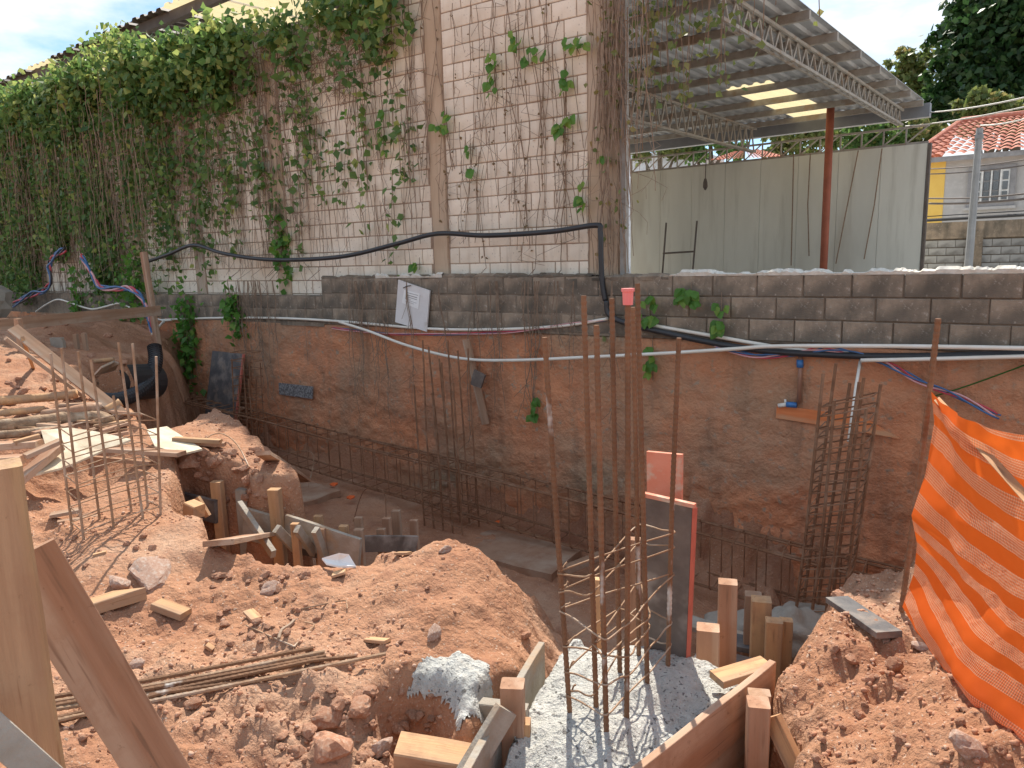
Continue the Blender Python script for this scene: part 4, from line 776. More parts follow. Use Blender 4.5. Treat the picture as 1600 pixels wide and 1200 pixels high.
# column over the fresh footing
COLB = [((893, 1124), (851, 527)), ((933, 1127), (912, 462)), ((949, 1163), (932, 508)), ((979, 1136), (981, 462)), ((970, 1069), (956, 466)), ((999, 1036), (989, 480)), ((1013, 1088), (996, 443)), ((1043, 1052), (1061, 528))]
cc = thing('rebar_cage', 'tall column bars with wire stirrups rising from fresh concrete', 'rebar cage', G(965, 1100, -.07)); bs = []; tp = []
for (bx_, by_), (tx_, ty_) in COLB:
    p = G(bx_, by_, -.06); q = PY(tx_, ty_, p.y+rnd.uniform(-.02, .02)); bs.append(p); tp.append(q); b = MB(); b.tube([p-UP*.1, p.lerp(q, .5)+Vector((rnd.uniform(-.006, .006), 0, 0)), q], .0098, 7, True, .011); b.build('bar', 'rebar_col', cc)
def atz(i, z): t = (z-bs[i].z)/(tp[i].z-bs[i].z); return bs[i].lerp(tp[i], t)
def lvl(z): return z
for k, (z, loop) in enumerate([(.06, (0, 2, 6, 7, 5, 4, 1)), (.16, (0, 2, 3, 6, 7, 5)), (.22, (0, 3, 6, 4)), (.28, (1, 2, 6, 5)), (.36, (0, 2, 3, 6, 7)), (.45, (0, 1, 5, 7)), (.54, (0, 1, 5, 7))]):
    P = []
    for j, i in enumerate(loop):
        a = atz(i, z+rnd.uniform(-.03, .03)+.05*(bs[i].y-2.3)); cen = atz(6, z).lerp(atz(0, z), .5); o = (a-cen); o.z = 0; o.normalize(); a = a+o*.016; P.append(a)
    P.append(P[0]+Vector((.01, .012, .012))); P.append(P[0].lerp(P[1], .12)+UP*.03+Vector((0, .04, 0))); Q = []
    for a, c in zip(P[:-1], P[1:]): Q += [a, a.lerp(c, .33)+UP*rnd.uniform(-.008, .008), a.lerp(c, .66)+UP*rnd.uniform(-.008, .008)]
    Q.append(P[-1]); b = MB(); b.tube(smooth_path(Q, 3), .0036, 5); b.build('stirrup', 'rust_light', cc, smooth=True)
q = tp[3]; b = MB(); b.tube([q-UP*.03, q+UP*.012, q+UP*.014, q+UP*.024], [.017, .019, .0225, .0225], 10); tag(b.build('bar_cap', 'pink_cap'), 'pink plastic cap on top of a column bar', 'cap')
# stirrup cage on the left bank
LB = [((113, 829), (79, 552)), ((156, 814), (122, 549)), ((206, 801), (177, 618)), ((231, 793), (207, 537)), ((131, 845), (96, 544)), ((178, 826), (142, 562)), ((224, 811), (185, 535)), ((250, 804), (244, 557))]
bs2 = []; tp2 = []; lc_ = thing('rebar_cage', 'square-meshed rusty cage standing on the dirt before the plywood', 'rebar cage', GR(180, 825))
for a, c in LB:
    p = GR(*a); q = PY(c[0], c[1], p.y+.02); bs2.append(p); tp2.append(q); b = MB(); b.tube([p-UP*.05, p.lerp(q, .5)+Vector((rnd.uniform(-.008, .008), 0, 0)), q], .0078, 6); b.build('bar', 'rust_light', lc_)
for k in range(7):
    P = []
    for i in (0, 1, 2, 3, 7, 6, 5, 4, 0):
        h_ = .05+k*.092; d = tp2[i]-bs2[i]; P.append(bs2[i]+d*(h_/d.z)+UP*(.0))
    b = MB(); b.tube(P, .0038, 5); b.build('stirrup', 'rust_light', lc_)
# loose bars on the ground
bt = thing('rebar_bundle', 'bundle of straight ribbed bars lying on the dirt', 'rebar', GR(300, 1070)); 
for i, (a, c) in enumerate((((-90, 1138), (490, 1017)), ((-90, 1145), (508, 1027)), ((-90, 1152), (510, 1034)), ((-90, 1158), (470, 1045)), ((-60, 1164), (556, 1036)), ((-60, 1172), (603, 1030)), ((-40, 1180), (420, 1066)))):
    A, B = GR(*a), GR(*c); A.z = max(A.z, hz(A.x, A.y)); b = MB(); n_ = 8; P = []
    for k in range(n_+1): p = A.lerp(B, k/n_); p.z = max(p.z, hz(p.x, p.y)) + .012+.004*(i % 3); P.append(p)
    for _ in range(3):
        for k in range(1, n_): P[k].z = max(P[k].z, (P[k-1].z+P[k+1].z)/2)
    b.tube(P, .0085, 7, True, .012); b.build('bar', 'rust_light' if i % 2 else 'rebar_col', bt)
def gwire(name, pts, r, label, m='rust_light', cat='wire', up=.015):
    b = MB(); b.tube(smooth_path([GR(x, y, up) for x, y in pts], 3), r, 5); return tag(b.build(name, m), label, cat)
gwire('wire_stirrup', [(385, 982), (420, 998), (457, 1014), (462, 1013), (490, 984), (487, 979), (477, 977)], .004, 'bent wire stirrup lying on the dirt above the bar bundle')
gwire('wire_stirrup', [(458, 959), (500, 950), (538, 943), (542, 948), (543, 956)], .0035, 'long hooked wire lying on the smooth dirt')
gwire('root', [(436, 1003), (440, 990), (452, 982), (460, 974)], .008, 'crooked dry root inside the bent wire stirrup', 'stem_dry', 'root')
gwire('cable_offcut', [(127, 938), (134, 939), (143, 942)], .006, 'short blue cable offcut beside the pointed stake', 'blue_fit', 'cable')
gwire('wire_loop', [(312, 705), (330, 690), (350, 688), (372, 705), (390, 740)], .005, 'thin wire arching over the earth lump by the plywood sheet', up=.05)
b = MB(); p0 = G(405, 740, -1.1); b.tube(smooth_path([p0, p0+Vector((.3, .25, .25)), p0+Vector((.75, .3, .3)), p0+Vector((1.05, -.05, .0))], 6), .006, 5); tag(b.build('wire_loop', 'rust_light'), 'thin wire loop standing over the slab in the pit', 'wire')
b = MB(); p0 = G(552, 815, -1.2); b.tube(smooth_path([p0, p0+Vector((.1, .1, .35)), p0+Vector((.4, .1, .38)), p0+Vector((.6, -.1, .0))], 6), .005, 5); tag(b.build('wire_loop', 'rust'), 'thin rusty wire loop behind the small stakes in the pit', 'wire')
# ------------------------------------------------------------------ fresh footing and its formwork
def lay(a, c, t):
    k = max(hz(*a.lerp(c, i/12)[:2])-a.lerp(c, i/12).z for i in range(13)); return a+UP*(k+t*.45), c+UP*(k+t*.45)
def camdir(p): return (CAM-Vector(p)).normalized()
FL, FR, BR, BL_ = Vector((-1.36, 1.74, 0)), Vector((-.98, 1.80, 0)), Vector((-.80, 2.86, 0)), Vector((-1.60, 2.66, 0))
N = 60; fb = MB()
for j in range(N+1):
    for i in range(N+1):
        u, v = i/N, j/N; p = FL.lerp(FR, u).lerp(BL_.lerp(BR, u), v); e = float(fbm(np.array([p.x*7]), np.array([p.y*7]), 3, 81)[0]); g = float(fbm(np.array([p.x*38]), np.array([p.y*38]), 2, 83)[0])
        edge = min(u, 1-u, v, 1-v)*N; z = -.075+.07*math.exp(-(((p.x+1.17)/.22)**2+((p.y-2.35)/.4)**2))+.022*e+.008*g-.035*max(0, .25-v)/.25*2+.01*(1-u)
        if edge < 1: z -= .32; 
        w_ = .02*e*(1 if edge < 3 else 0); fb.v.append((p.x+w_, p.y+w_-.03*max(0, .15-v)*g, z))
fb.f = [(j*(N+1)+i, j*(N+1)+i+1, (j+1)*(N+1)+i+1, (j+1)*(N+1)+i) for j in range(N) for i in range(N)]
tag(fb.build('concrete_footing', 'concrete_wet', smooth=True), 'freshly poured grey concrete footing around the column bars', 'footing')
# lumps squeezed over the front of the form
def blob(c, r, seed, sub=2, fl=.6, rough=.35):
    bm = bmesh.new(); bmesh.ops.create_icosphere(bm, subdivisions=sub, radius=1); o = Vector((seed*3.1, seed*1.7, seed*.9))
    for v in bm.verts: v.co *= 1+rough*mnoise.noise(v.co*1.3+o)+rough*.5*mnoise.noise(v.co*3.1+o); v.co = Vector((v.co.x*r, v.co.y*r, v.co.z*r*fl))+Vector(c)
    m = MB(); bm.verts.index_update(); m.add([v.co for v in bm.verts], [tuple(x.index for x in f.verts) for f in bm.faces]); bm.free(); return m
sp = MB()
for i, (px, py, r) in enumerate(((880, 1150, .05), (905, 1178, .06), (965, 1188, .07), (985, 1165, .05), (850, 1165, .045), (930, 1195, .06), (1000, 1198, .06), (820, 1140, .035), (960, 1210, .07))): q = blob(G(px, py, -.10), r, i, 2, .6); sp.add(q.v, q.f)
tag(sp.build('concrete_spill', 'concrete_wet', smooth=True), 'lumpy concrete spilled over the front of the footing form', 'concrete')
ff = thing('footing_form', 'timber formwork of boards and stakes around the fresh footing', 'formwork', G(960, 1190, -.3))
def vboard(name, a, c, h, m, par, z=.0, th=.028, drop=0.):
    """board standing on edge between pixel points a and c on its top edge"""
    A, C = G(*a, z), G(*c, z+drop); A.z -= h/2; C.z -= h/2; d = (C-A); n = Vector((-d.y, d.x, 0)).normalized(); return plank(name, A, C, h, th, m, par, up=n)
vboard('side_board', (722, 1215), (846, 1002), .22, 'concrete_wood', ff, .02); vboard('side_board', (985, 1205), (1208, 1034), .20, 'wood_red', ff, .03); vboard('lower_board', (1010, 1275), (1178, 1118), .22, 'wood_old', ff, -.16)
def stake(name, px, pt, y, w, d, m, par=None, zb=-.8, label=None, group=None, lean=(0, 0), yaw=0.):
    t_ = PY(px, pt, y); b_ = Vector((t_.x+lean[0], t_.y+lean[1], zb)); return plank(name, b_, t_, w, d, m, par, up=(math.sin(yaw), -math.cos(yaw), 0), label=label, cat='stake' if label else None, group=group)
yl = G(798, 1070, .06).y
stake('stake', 800, 1068, 1.98, .085, .075, 'wood_red', ff, -.6, yaw=.5); stake('stake', 822, 1125, 2.0, .03, .05, 'wood_new', ff, -.6, yaw=.5)
stake('stake', 1186, 1096, 2.42, .075, .075, 'wood_red', ff, -.6, yaw=.4); stake('stake', 1187, 1082, 2.56, .08, .05, 'wood_old', ff, -.6, yaw=.4)
p = PY(790, 1108, 1.9); plank('brace', p, p+Vector((-.12, -.3, -.35)), .09, .03, 'concrete_wood', ff, up=(1, -.2, .2)); p = PY(1206, 1118, 2.46); plank('brace', p, p+Vector((.22, -.1, -.3)), .07, .03, 'wood_new', ff, up=(-.3, -1, 0))
p = G(752, 1112, -.03); plank('back_board', p+Vector((-.05, .03, -.12)), p+Vector((.14, .1, -.12)), .26, .05, 'concrete_wood', ff, up=(.4, -1, 0))
p = G(870, 1168, -.07); plank('peg', p, p+Vector((-.03, -.14, -.2)), .035, .03, 'concrete_wood', ff); p = G(912, 1182, -.07); plank('peg', p, p+Vector((-.05, -.12, -.2)), .04, .03, 'concrete_wood', ff)
p = G(1120, 1062, .0); plank('cleat', p, p+Vector((.14, .2, .01)), .09, .03, 'wood_new', ff)
fp = thing('plywood_shutter', 'upright black-faced plywood panel with red edge behind the column bars', 'panel', G(1045, 1040, -.08))
yb = G(1075, 1046, -.08).y+.03
quad('face', [PY(1008, 772, yb), PY(1084, 790, yb), PY(1073, 1046, yb), PY(1012, 1012, yb)], .018, 'form_dark', fp); quad('red_edge', [PY(1084.6, 790, yb+.001), PY(1090, 793, yb+.02), PY(1078, 1048, yb+.02), PY(1073.6, 1048, yb+.001)], .018, 'red_edge', fp); quad('top_edge', [PY(1007, 768, yb+.003), PY(1088, 786, yb+.003), PY(1088, 792, yb+.003), PY(1007, 774, yb+.003)], .024, 'pink_wood', fp)
tag(quad('orange_panel', [PY(1013, 704, yb+.16), PY(1068, 709, yb+.16), PY(1067, 800, yb+.16), PY(1014, 795, yb+.16)], .02, 'pink_wood'), 'peeling orange plywood offcut standing behind the black-faced panel', 'panel')
for px, pt, y, w, m, lb in ((936, 905, 2.95, .045, 'wood_new', 'short pale stake standing behind the left column bars'), (992, 842, 3.0, .055, 'wood_red', 'reddish stake standing between the column bars and the black panel'), (1106, 979, 3.0, .10, 'wood_red', 'short thick stake right beside the black-faced panel'), (1137, 908, 3.15, .085, 'wood_red', 'tallest stake of the row right of the black-faced panel'), (1177, 928, 3.75, .085, 'wood_old', 'back stake of the pair behind the right form board'), (1190, 937, 3.45, .095, 'wood_new', 'front stake with yellow top of the pair behind the right form board'), (1209, 970, 3.35, .075, 'wood_new', 'cracked pale stake near the right bank'), (1229, 968, 3.45, .06, 'wood_new', 'pale stake touching the right bank')):
    stake('wooden_stake', px, pt, y, w, w*.85, m, None, -1.0, lb, yaw=.35)
for a, c, z, m, lb in (((1088, 1022), (1192, 1048), -.32, 'form_dark', 'dark board lying between the stakes in the trench'), ((1130, 1000), (1225, 1018), -.45, 'form_black', 'black board edge behind the tall stake in the trench'), ((1055, 965), (1190, 1010), -.7, 'concrete_wood', 'grey board deeper in the trench behind the stakes')):
    plank('board', G(*a, z), G(*c, z), .14, .03, m, label=lb, cat='board')
b = blob(G(1238, 990, -1.1), .27, 5, 4, .8, .5); tag(b.build('concrete_lump', 'concrete', smooth=True), 'grey concrete lump at the foot of the leaning cage', 'concrete'); b = blob(G(1160, 985, -1.25), .24, 8, 4, .5, .5); tag(b.build('concrete_lump', 'concrete', smooth=True), 'low grey concrete heap in the trench behind the tall stake', 'concrete')
# crust of spilt concrete on the lip of the dirt
c0 = G(706, 1075, .0); cm = MB(); K = 46; ids = {}
for j in range(K):
    for i in range(K):
        x = c0.x+(i/(K-1)-.5)*.42; y = c0.y+(j/(K-1)-.5)*.40; r_ = math.hypot((x-c0.x)/.185, (y-c0.y)/.17)+.28*float(fbm(np.array([x*9.]), np.array([y*9.]), 3, 91)[0])
        if r_ < 1 and hz(x, y) > -.10: ids[i, j] = len(cm.v); cm.v.append((x, y, hz(x, y)+.03*max(0, 1-r_)**.4+.006*float(fbm(np.array([x*45.]), np.array([y*45.]), 2, 93)[0])))
cm.f = [(ids[i, j], ids[i+1, j], ids[i+1, j+1], ids[i, j+1]) for (i, j) in ids if (i+1, j) in ids and (i+1, j+1) in ids and (i, j+1) in ids]
tag(cm.build('concrete_crust', 'concrete_wet', smooth=True), 'rough crust of spilt concrete on the edge of the dirt', 'concrete')
# ------------------------------------------------------------------ grade-beam formwork in the left trench
gf = thing('beam_form', 'concrete-smeared timber formwork with stakes and braces in the left trench', 'formwork', G(470, 840, -.4))
Z0 = -.05
def vb2(name, pts, m, z=(0., 0.), th=.03):
    """upright board from four picture corners, top edge at heights z"""
    A, B = G(*pts[0], z[0]), G(*pts[1], z[1]); s_ = S(A); h = pts[2]*s_; A.z -= h/2; B.z -= h/2; d = B-A; n = Vector((-d.y, d.x, 0)).normalized(); return plank(name, A, B, h, th, m, gf, up=n)
vb2('form_board', ((257, 760), (336, 781), 36), 'form_black', (.02, -.02)); vb2('form_board', ((380, 791), (430, 806), 52), 'concrete_wood', (-.06, -.1)); vb2('form_board', ((444, 804), (562, 842), 46), 'concrete_wood', (-.1, -.2)); vb2('form_board', ((470, 836), (560, 858), 30), 'form_dark', (-.3, -.35)); vb2('form_board', ((555, 838), (650, 838), 26), 'form_dark', (-.25, -.4))
for px, pt, z, wpx, m in ((265, 714, .24, 17, 'wood_new'), (339, 753, .1, 17, 'wood_new'), (378, 764, .04, 18, 'concrete_wood'), (429, 764, .1, 18, 'wood_new'), (461, 818, -.08, 12, 'wood_new'), (497, 806, -.15, 13, 'wood_new'), (502, 825, -.15, 14, 'wood_old'), (537, 821, -.2, 13, 'wood_new'), (560, 809, -.18, 12, 'wood_old'), (560, 826, -.2, 14, 'wood_old'), (596, 827, -.28, 13, 'wood_old'), (604, 810, -.3, 12, 'wood_red'), (619, 797, -.28, 13, 'wood_old'), (646, 813, -.4, 12, 'wood_red')):
    t_ = G(px, pt, z); w = wpx*S(t_); plank('stake', (t_.x+rnd.uniform(-.02, .02), t_.y, -1.0), t_, w, w*.8, m, gf, up=(.5, -1, 0))
for a, c, z0_, z1_ in (((374, 788), (427, 866), .0, -.22), ((432, 826), (462, 858), -.1, -.3), ((464, 826), (490, 864), -.1, -.35), ((493, 828), (508, 870), -.12, -.35)): plank('brace', G(*a, z0_), G(*c, z1_), .035, .06, 'concrete_wood', gf)
A = G(240, 722, .22); plank('leaning_board', A, G(256, 790, .0), .11, .025, 'wood_red', gf, up=camdir(A))
plank('offcut', G(296, 792, .08), G(312, 800, .06), .09, .09, 'wood_new', gf); plank('offcut', G(308, 778, .12), G(325, 806, .0), .025, .04, 'wood_new', gf)
plank('cover_board', *lay(GR(345, 880), GR(418, 858), .02), .16, .03, 'wood_red', None, label='reddish plank half buried at the edge of the left trench', cat='plank'); plank('cover_board', *lay(GR(425, 872), GR(487, 866), .02), .10, .03, 'wood_red', None, label='small reddish plank between the braces of the left formwork', cat='plank')
for k, (px, py, z, lb) in enumerate(((452, 760, -1.12, 'flat concrete slab on the pit floor below the plaque'), (808, 855, -1.32, 'thin concrete slab on the pit floor behind the dirt mound'))):
    c = G(px, py, z); c.z = hz(c.x, c.y)+.03; m = MB(); n_ = 16; P = [c+Vector((max(-.6, min(.6, math.cos(a)*.85))+rnd.uniform(-.04, .04), max(-.36, min(.36, math.sin(a)*.55))+rnd.uniform(-.04, .04), 0)) for a in [2*math.pi*i/n_+.2 for i in range(n_)]]; m.add(P+[p-UP*.08 for p in P], [tuple(range(n_))]+[(i, (i+1) % n_, n_+(i+1) % n_, n_+i) for i in range(n_)]); tag(m.build('slab', 'slab_dirty'), lb, 'slab')
for px, py, z, lb in ((521, 757, -1.15, 'crumpled orange scrap on the pit floor, the one farther from the stakes'), (547, 777, -1.18, 'crumpled orange scrap on the pit floor near the wire loop'), (778, 815, -1.28, 'tiny orange scrap by the beam cage in the pit')):
    b = blob(G(px, py, z+.03), .06 if px < 700 else .03, px, 1, .35, .6); tag(b.build('plastic_scrap', 'scrap_orange'), lb, 'scrap')
plank('log_offcut', G(885, 890, -1.25), G(940, 868, -1.25), .1, .06, 'wood_old', label='weathered board lying on the pit floor behind the column bars', cat='board')
# ------------------------------------------------------------------ timber on the left bank
def log(pts, r, lb, m='bark', up=.04):
    P = smooth_path([GR(x, y, up) for x, y in pts], 5); b = MB(); n_ = len(P); b.tube(P, [r*(.85+.25*mnoise.noise(Vector((i*.5, r*50, pts[0][0])))) for i in range(n_)], 9); return tag(b.build('log', m, smooth=True), lb, 'log')
log([(-40, 647), (40, 641), (85, 637), (122, 632)], .045, 'pale stripped pole on top of the log pile', 'wood_new', .10); log([(-40, 659), (20, 655), (70, 650)], .035, 'short pale pole second in the log pile', 'wood_new', .06); log([(70, 660), (120, 654), (168, 646)], .05, 'reddish log with a cut end by the cage bars', 'wood_red', .07); log([(-40, 676), (30, 672), (90, 664), (150, 660), (172, 667)], .06, 'dark barky log at the bottom of the pile', 'bark', .05); log([(-30, 690), (40, 684), (100, 678)], .04, 'thin barky log in front of the pile', 'bark', .04); log([(168, 656), (190, 643)], .045, 'short log stub with pale sawn end near the pit edge', 'wood_new', .08); log([(165, 657), (222, 663)], .02, 'thin reddish stick poking from the pile to the pit edge', 'wood_red', .08); log([(150, 592), (182, 588)], .03, 'pale short pole by the black pipe mouth', 'wood_new', .2)
def sheet(name, pts, z, m, lb, th=.014):
    P = [G(x, y, zz) for (x, y), zz in zip(pts, z)]; b = MB(); k = len(P); c = sum(P, Vector())/k; b.add(P+[c]+[p-UP*th for p in P]+[c-UP*th], [(i, (i+1) % k, k) for i in range(k)]+[(k+1+(i+1) % k, k+1+i, 2*k+1) for i in range(k)]+[(i, k+1+i, k+1+(i+1) % k, (i+1) % k) for i in range(k)]); return tag(b.build(name, m), lb, 'sheet')
sheet('plywood_sheet', [(50, 742), (95, 731), (119, 722), (165, 702), (206, 686), (150, 674), (110, 668), (64, 672), (72, 700)], [.27, .28, .30, .35, .40, .44, .45, .45, .36], 'plywood', 'large pale plywood sheet with splintered edge lying over a hollow')
sheet('plywood_sheet', [(229, 671), (261, 666), (316, 701), (284, 709), (242, 697)], [.42, .42, .33, .34, .36], 'plywood', 'smaller pale plywood sheet by the pit edge')
for a, c, z, w, t_, m, lb in (((16, 762), (92, 698), (.22, .40), .09, .05, 'wood_red', 'thick reddish plank slanting across the plywood sheet'), ((40, 713), (95, 689), (.40, .46), .08, .03, 'wood_old', 'reddish board resting behind the slanting thick plank'), ((-40, 700), (62, 693), (.38, .40), .1, .05, 'wood_red', 'short plank end lying left of the plywood sheet'), ((-30, 722), (36, 718), (.36, .36), .1, .06, 'wood_red', 'sawn timber end below the short plank end'), ((168, 702), (285, 709), (.34, .36), .085, .03, 'wood_red', 'board on edge along the front of the smaller plywood sheet'), ((22, 692), (62, 681), (.42, .44), .05, .03, 'wood_new', 'small pale batten on the plywood sheet'), ((-20, 580), (50, 576), (.58, .58), .2, .02, 'sign_white', 'whitish board on top of the far timber stack'), ((-20, 590), (50, 585), (.55, .55), .16, .03, 'wood_new', 'pale batten under the whitish board'), ((-20, 598), (66, 595), (.52, .52), .2, .03, 'wood_red', 'red-brown board lowest in the far timber stack'), ((272, 686), (345, 690), (.38, .36), .05, .03, 'wood_new', 'pale batten poking out past the smaller plywood sheet'), ((282, 692), (352, 694), (.34, .32), .06, .03, 'wood_red', 'reddish batten under the pale one by the pit edge'), ((80, 805), (128, 796), (.17, .18), .07, .02, 'wood_old', 'thin bark slab lying inside the square-meshed cage'), ((90, 816), (195, 800), (.17, .17), .04, .015, 'wood_old', 'thin splintered lath under the square-meshed cage'), ((120, 713), (236, 724), (.24, .26), .035, .03, 'wood_red', 'thin stick bridging the hollow under the plywood')):
    plank('plank', G(*a, z[0]), G(*c, z[1]), w, t_, m, label=lb, cat='plank')
for i in range(26):
    px, py = rnd.uniform(-10, 185), rnd.uniform(640, 700); a_ = rnd.uniform(-.25, .25); ln_ = rnd.uniform(20, 62); A = GR(px, py); B = GR(px+ln_, py-ln_*a_-3)
    if B.z < -.2 or (A-B).length > 1.2 or A.z < 0: continue
    A, B = lay(A, B, .05+.02*(i % 3)); plank('scrap_batten', A, B, rnd.uniform(.025, .07), rnd.uniform(.015, .03), ('wood_new', 'wood_red', 'wood_old')[i % 3], label='loose scrap batten lying across the log and plank pile', cat='batten', group='scrap battens on the timber pile')
P0 = DEP(-60, 513, 8.4); P1 = PY(250, 485, 6.2); plank('long_plank', P0, P1, .15, .03, 'wood_old', up=camdir(P0.lerp(P1, .5)), label='long weathered plank nailed level across the left bank', cat='plank')
q = P0.lerp(P1, .33); A = DEP(28, 498, 8.45); plank('wooden_stake', (A.x, A.y, .3), A, .07, .06, 'wood_old', up=(.3, -1, 0), label='stake carrying the long level plank at its outer end', cat='stake')
A = PY(224, 394, 6.25); B = PY(247, 540, 6.25); plank('leaning_post', B, A, .10, .07, 'wood_red', up=(0, -1, 0), label='tall slender post leaning by the wall at the end of the level plank', cat='post')
plank('plank', DEP(20, 513, 6.7), GR(194, 655, .03), .10, .03, 'wood_old', up=(.4, -.5, 1), label='upper of two planks slanting down to the black pipe', cat='plank'); plank('plank', DEP(8, 528, 6.2), GR(132, 625, .03), .10, .03, 'wood_old', up=(.4, -.5, 1), label='lower of two planks slanting down the left bank', cat='plank')
plank('plank', DEP(36, 530, 6.6), GR(52, 575, .0), .05, .03, 'wood_new', up=(0, -1, 0), label='short prop under the slanting planks', cat='plank')
dp = [DEP(241, 541, 9.3), DEP(243, 565, 9.2), DEP(233, 596, 9.0), DEP(208, 617, 8.6), DEP(176, 626, 8.2), DEP(146, 622, 7.9)]
P = smooth_path(dp, 8); b = MB(); b.tube([p for i in range(len(P)-1) for p in (P[i], P[i].lerp(P[i+1], .5))]+[P[-1]], [.088 if i % 2 else .076 for i in range(2*len(P)-1)], 12); tag(b.build('corrugated_pipe', 'black_plastic'), 'black corrugated pipe curving out of the bank with cables in its mouth', 'pipe')
A = DEP(172, 600, 8.6); b = MB(); ax = Vector((-.3, .8, -.1)).normalized(); rr = .22
e1_ = ax.orthogonal().normalized(); e2_ = ax.cross(e1_); ring0 = []
for k in range(20): a_ = 2*math.pi*k/20; o_ = e1_*math.cos(a_)+e2_*math.sin(a_); b.v += [tuple(A+o_*rr), tuple(A+o_*rr+ax*.7), tuple(A+o_*(rr-.025)), tuple(A+o_*(rr-.025)+ax*.7)]
for k in range(20): i, j_ = k*4, ((k+1) % 20)*4; b.f += [(i, j_, j_+1, i+1), (i+2, i+3, j_+3, j_+2), (i, i+2, j_+2, j_)]
tag(b.build('drain_pipe', 'black_plastic'), 'wide black pipe mouth opening in the left bank', 'pipe')
sheet('cement_bag', [(146, 585), (158, 572), (178, 563), (185, 566), (180, 576), (165, 580)], [.62, .72, .74, .72, .6, .58], 'concrete', 'grey crumpled bag lying over the wide black pipe mouth', .02)
A = DEP(-12, 470, 14.0); b = blob(A, .35, 4, 2, .9, .3); tag(b.build('debris_heap', 'concrete'), 'grey rubble lump at the far end of the bank', 'rubble')
for i, (px, pt, lb) in enumerate(((88, 527, 'broken upright block on the dark bank, left one'), (97, 532, 'broken upright board on the dark bank beside the block'), (118, 522, 'thin stake on the dark bank behind the slanting planks'), (131, 520, 'second thin stake on the dark bank behind the slanting planks'))):
    A = DEP(px, pt, 9.2); plank('stub', (A.x, A.y, hz(A.x, A.y)-.05), A, .16 if i < 1 else .05, .05, 'concrete' if i < 2 else 'wood_old', up=(.5, -1, 0), label=lb, cat='stub')
# ------------------------------------------------------------------ near corner: post, brace
A = DEP(-14, 726, 1.58); base = Vector((A.x+.01, A.y+.006, hz(A.x, A.y)-.05)); plank('wooden_post', base, A, .105, .10, 'wood_post', up=camdir(A)-UP*camdir(A).z, label='stout new wooden post with flat sawn top beside the brace board', cat='post')
A = DEP(42, 862, 1.80); B = DEP(282, 1262, 2.02); plank('brace_board', A, B, .135, .024, 'wood_red', up=camdir(A.lerp(B, .4)), label='wide reddish board bracing the stout post down to the dirt', cat='board')
A = DEP(-40, 1118, 1.5); B = DEP(90, 1232, 1.55); plank('board', A, B, .06, .03, 'concrete_wood', up=camdir(A), label='pale cement-stained board end at the foot of the stout post', cat='board')
plank('pointed_stake', *lay(GR(88, 976), GR(226, 932), .05), .085, .06, 'wood_new', up=(0, 0, 1), label='pointed new wooden stake lying on the dirt', cat='stake', point=.10)
plank('wood_block', *lay(GR(245, 949), GR(292, 966), .03), .07, .035, 'wood_new', label='small yellow wood block lying on the dirt', cat='block')
plank('timber_block', G(622, 1172, -.06), G(760, 1196, -.10), .10, .075, 'wood_new', up=(0, -.3, 1), label='sawn timber block lying in the hollow by the footing form', cat='block')
for a, c, w, lb in (((574, 1003), (606, 1006), .035, 'splinter of pale wood on the pebbles near the bar ends'), ((388, 958), (402, 972), .05, 'small wedge of wood among the pebbles'), ((520, 902), (540, 896), .05, 'little board chip near the white bag'), ((620, 868), (640, 868), .03, 'small yellow chip on the mound'), ((146, 871), (166, 866), .02, 'thin stick lying before the square-meshed cage'), ((324, 1012), (333, 1018), .03, 'grey wood chip among the pebbles')): plank('wood_chip', GR(*a, .012), GR(*c, .012), w, .014, 'wood_new', label=lb, cat='chip')
sheet('paper_bag', [(503, 872), (530, 864), (545, 866), (556, 884), (528, 884), (510, 880)], [.13, .19, .17, .12, .13, .12], 'paper', 'torn white paper bag on the rim of the left trench', .01); sheet('paper_bag', [(640, 905), (656, 894), (664, 896), (655, 900)], [.11, .14, .13, .11], 'paper', 'small white scrap of paper on the mound', .006)
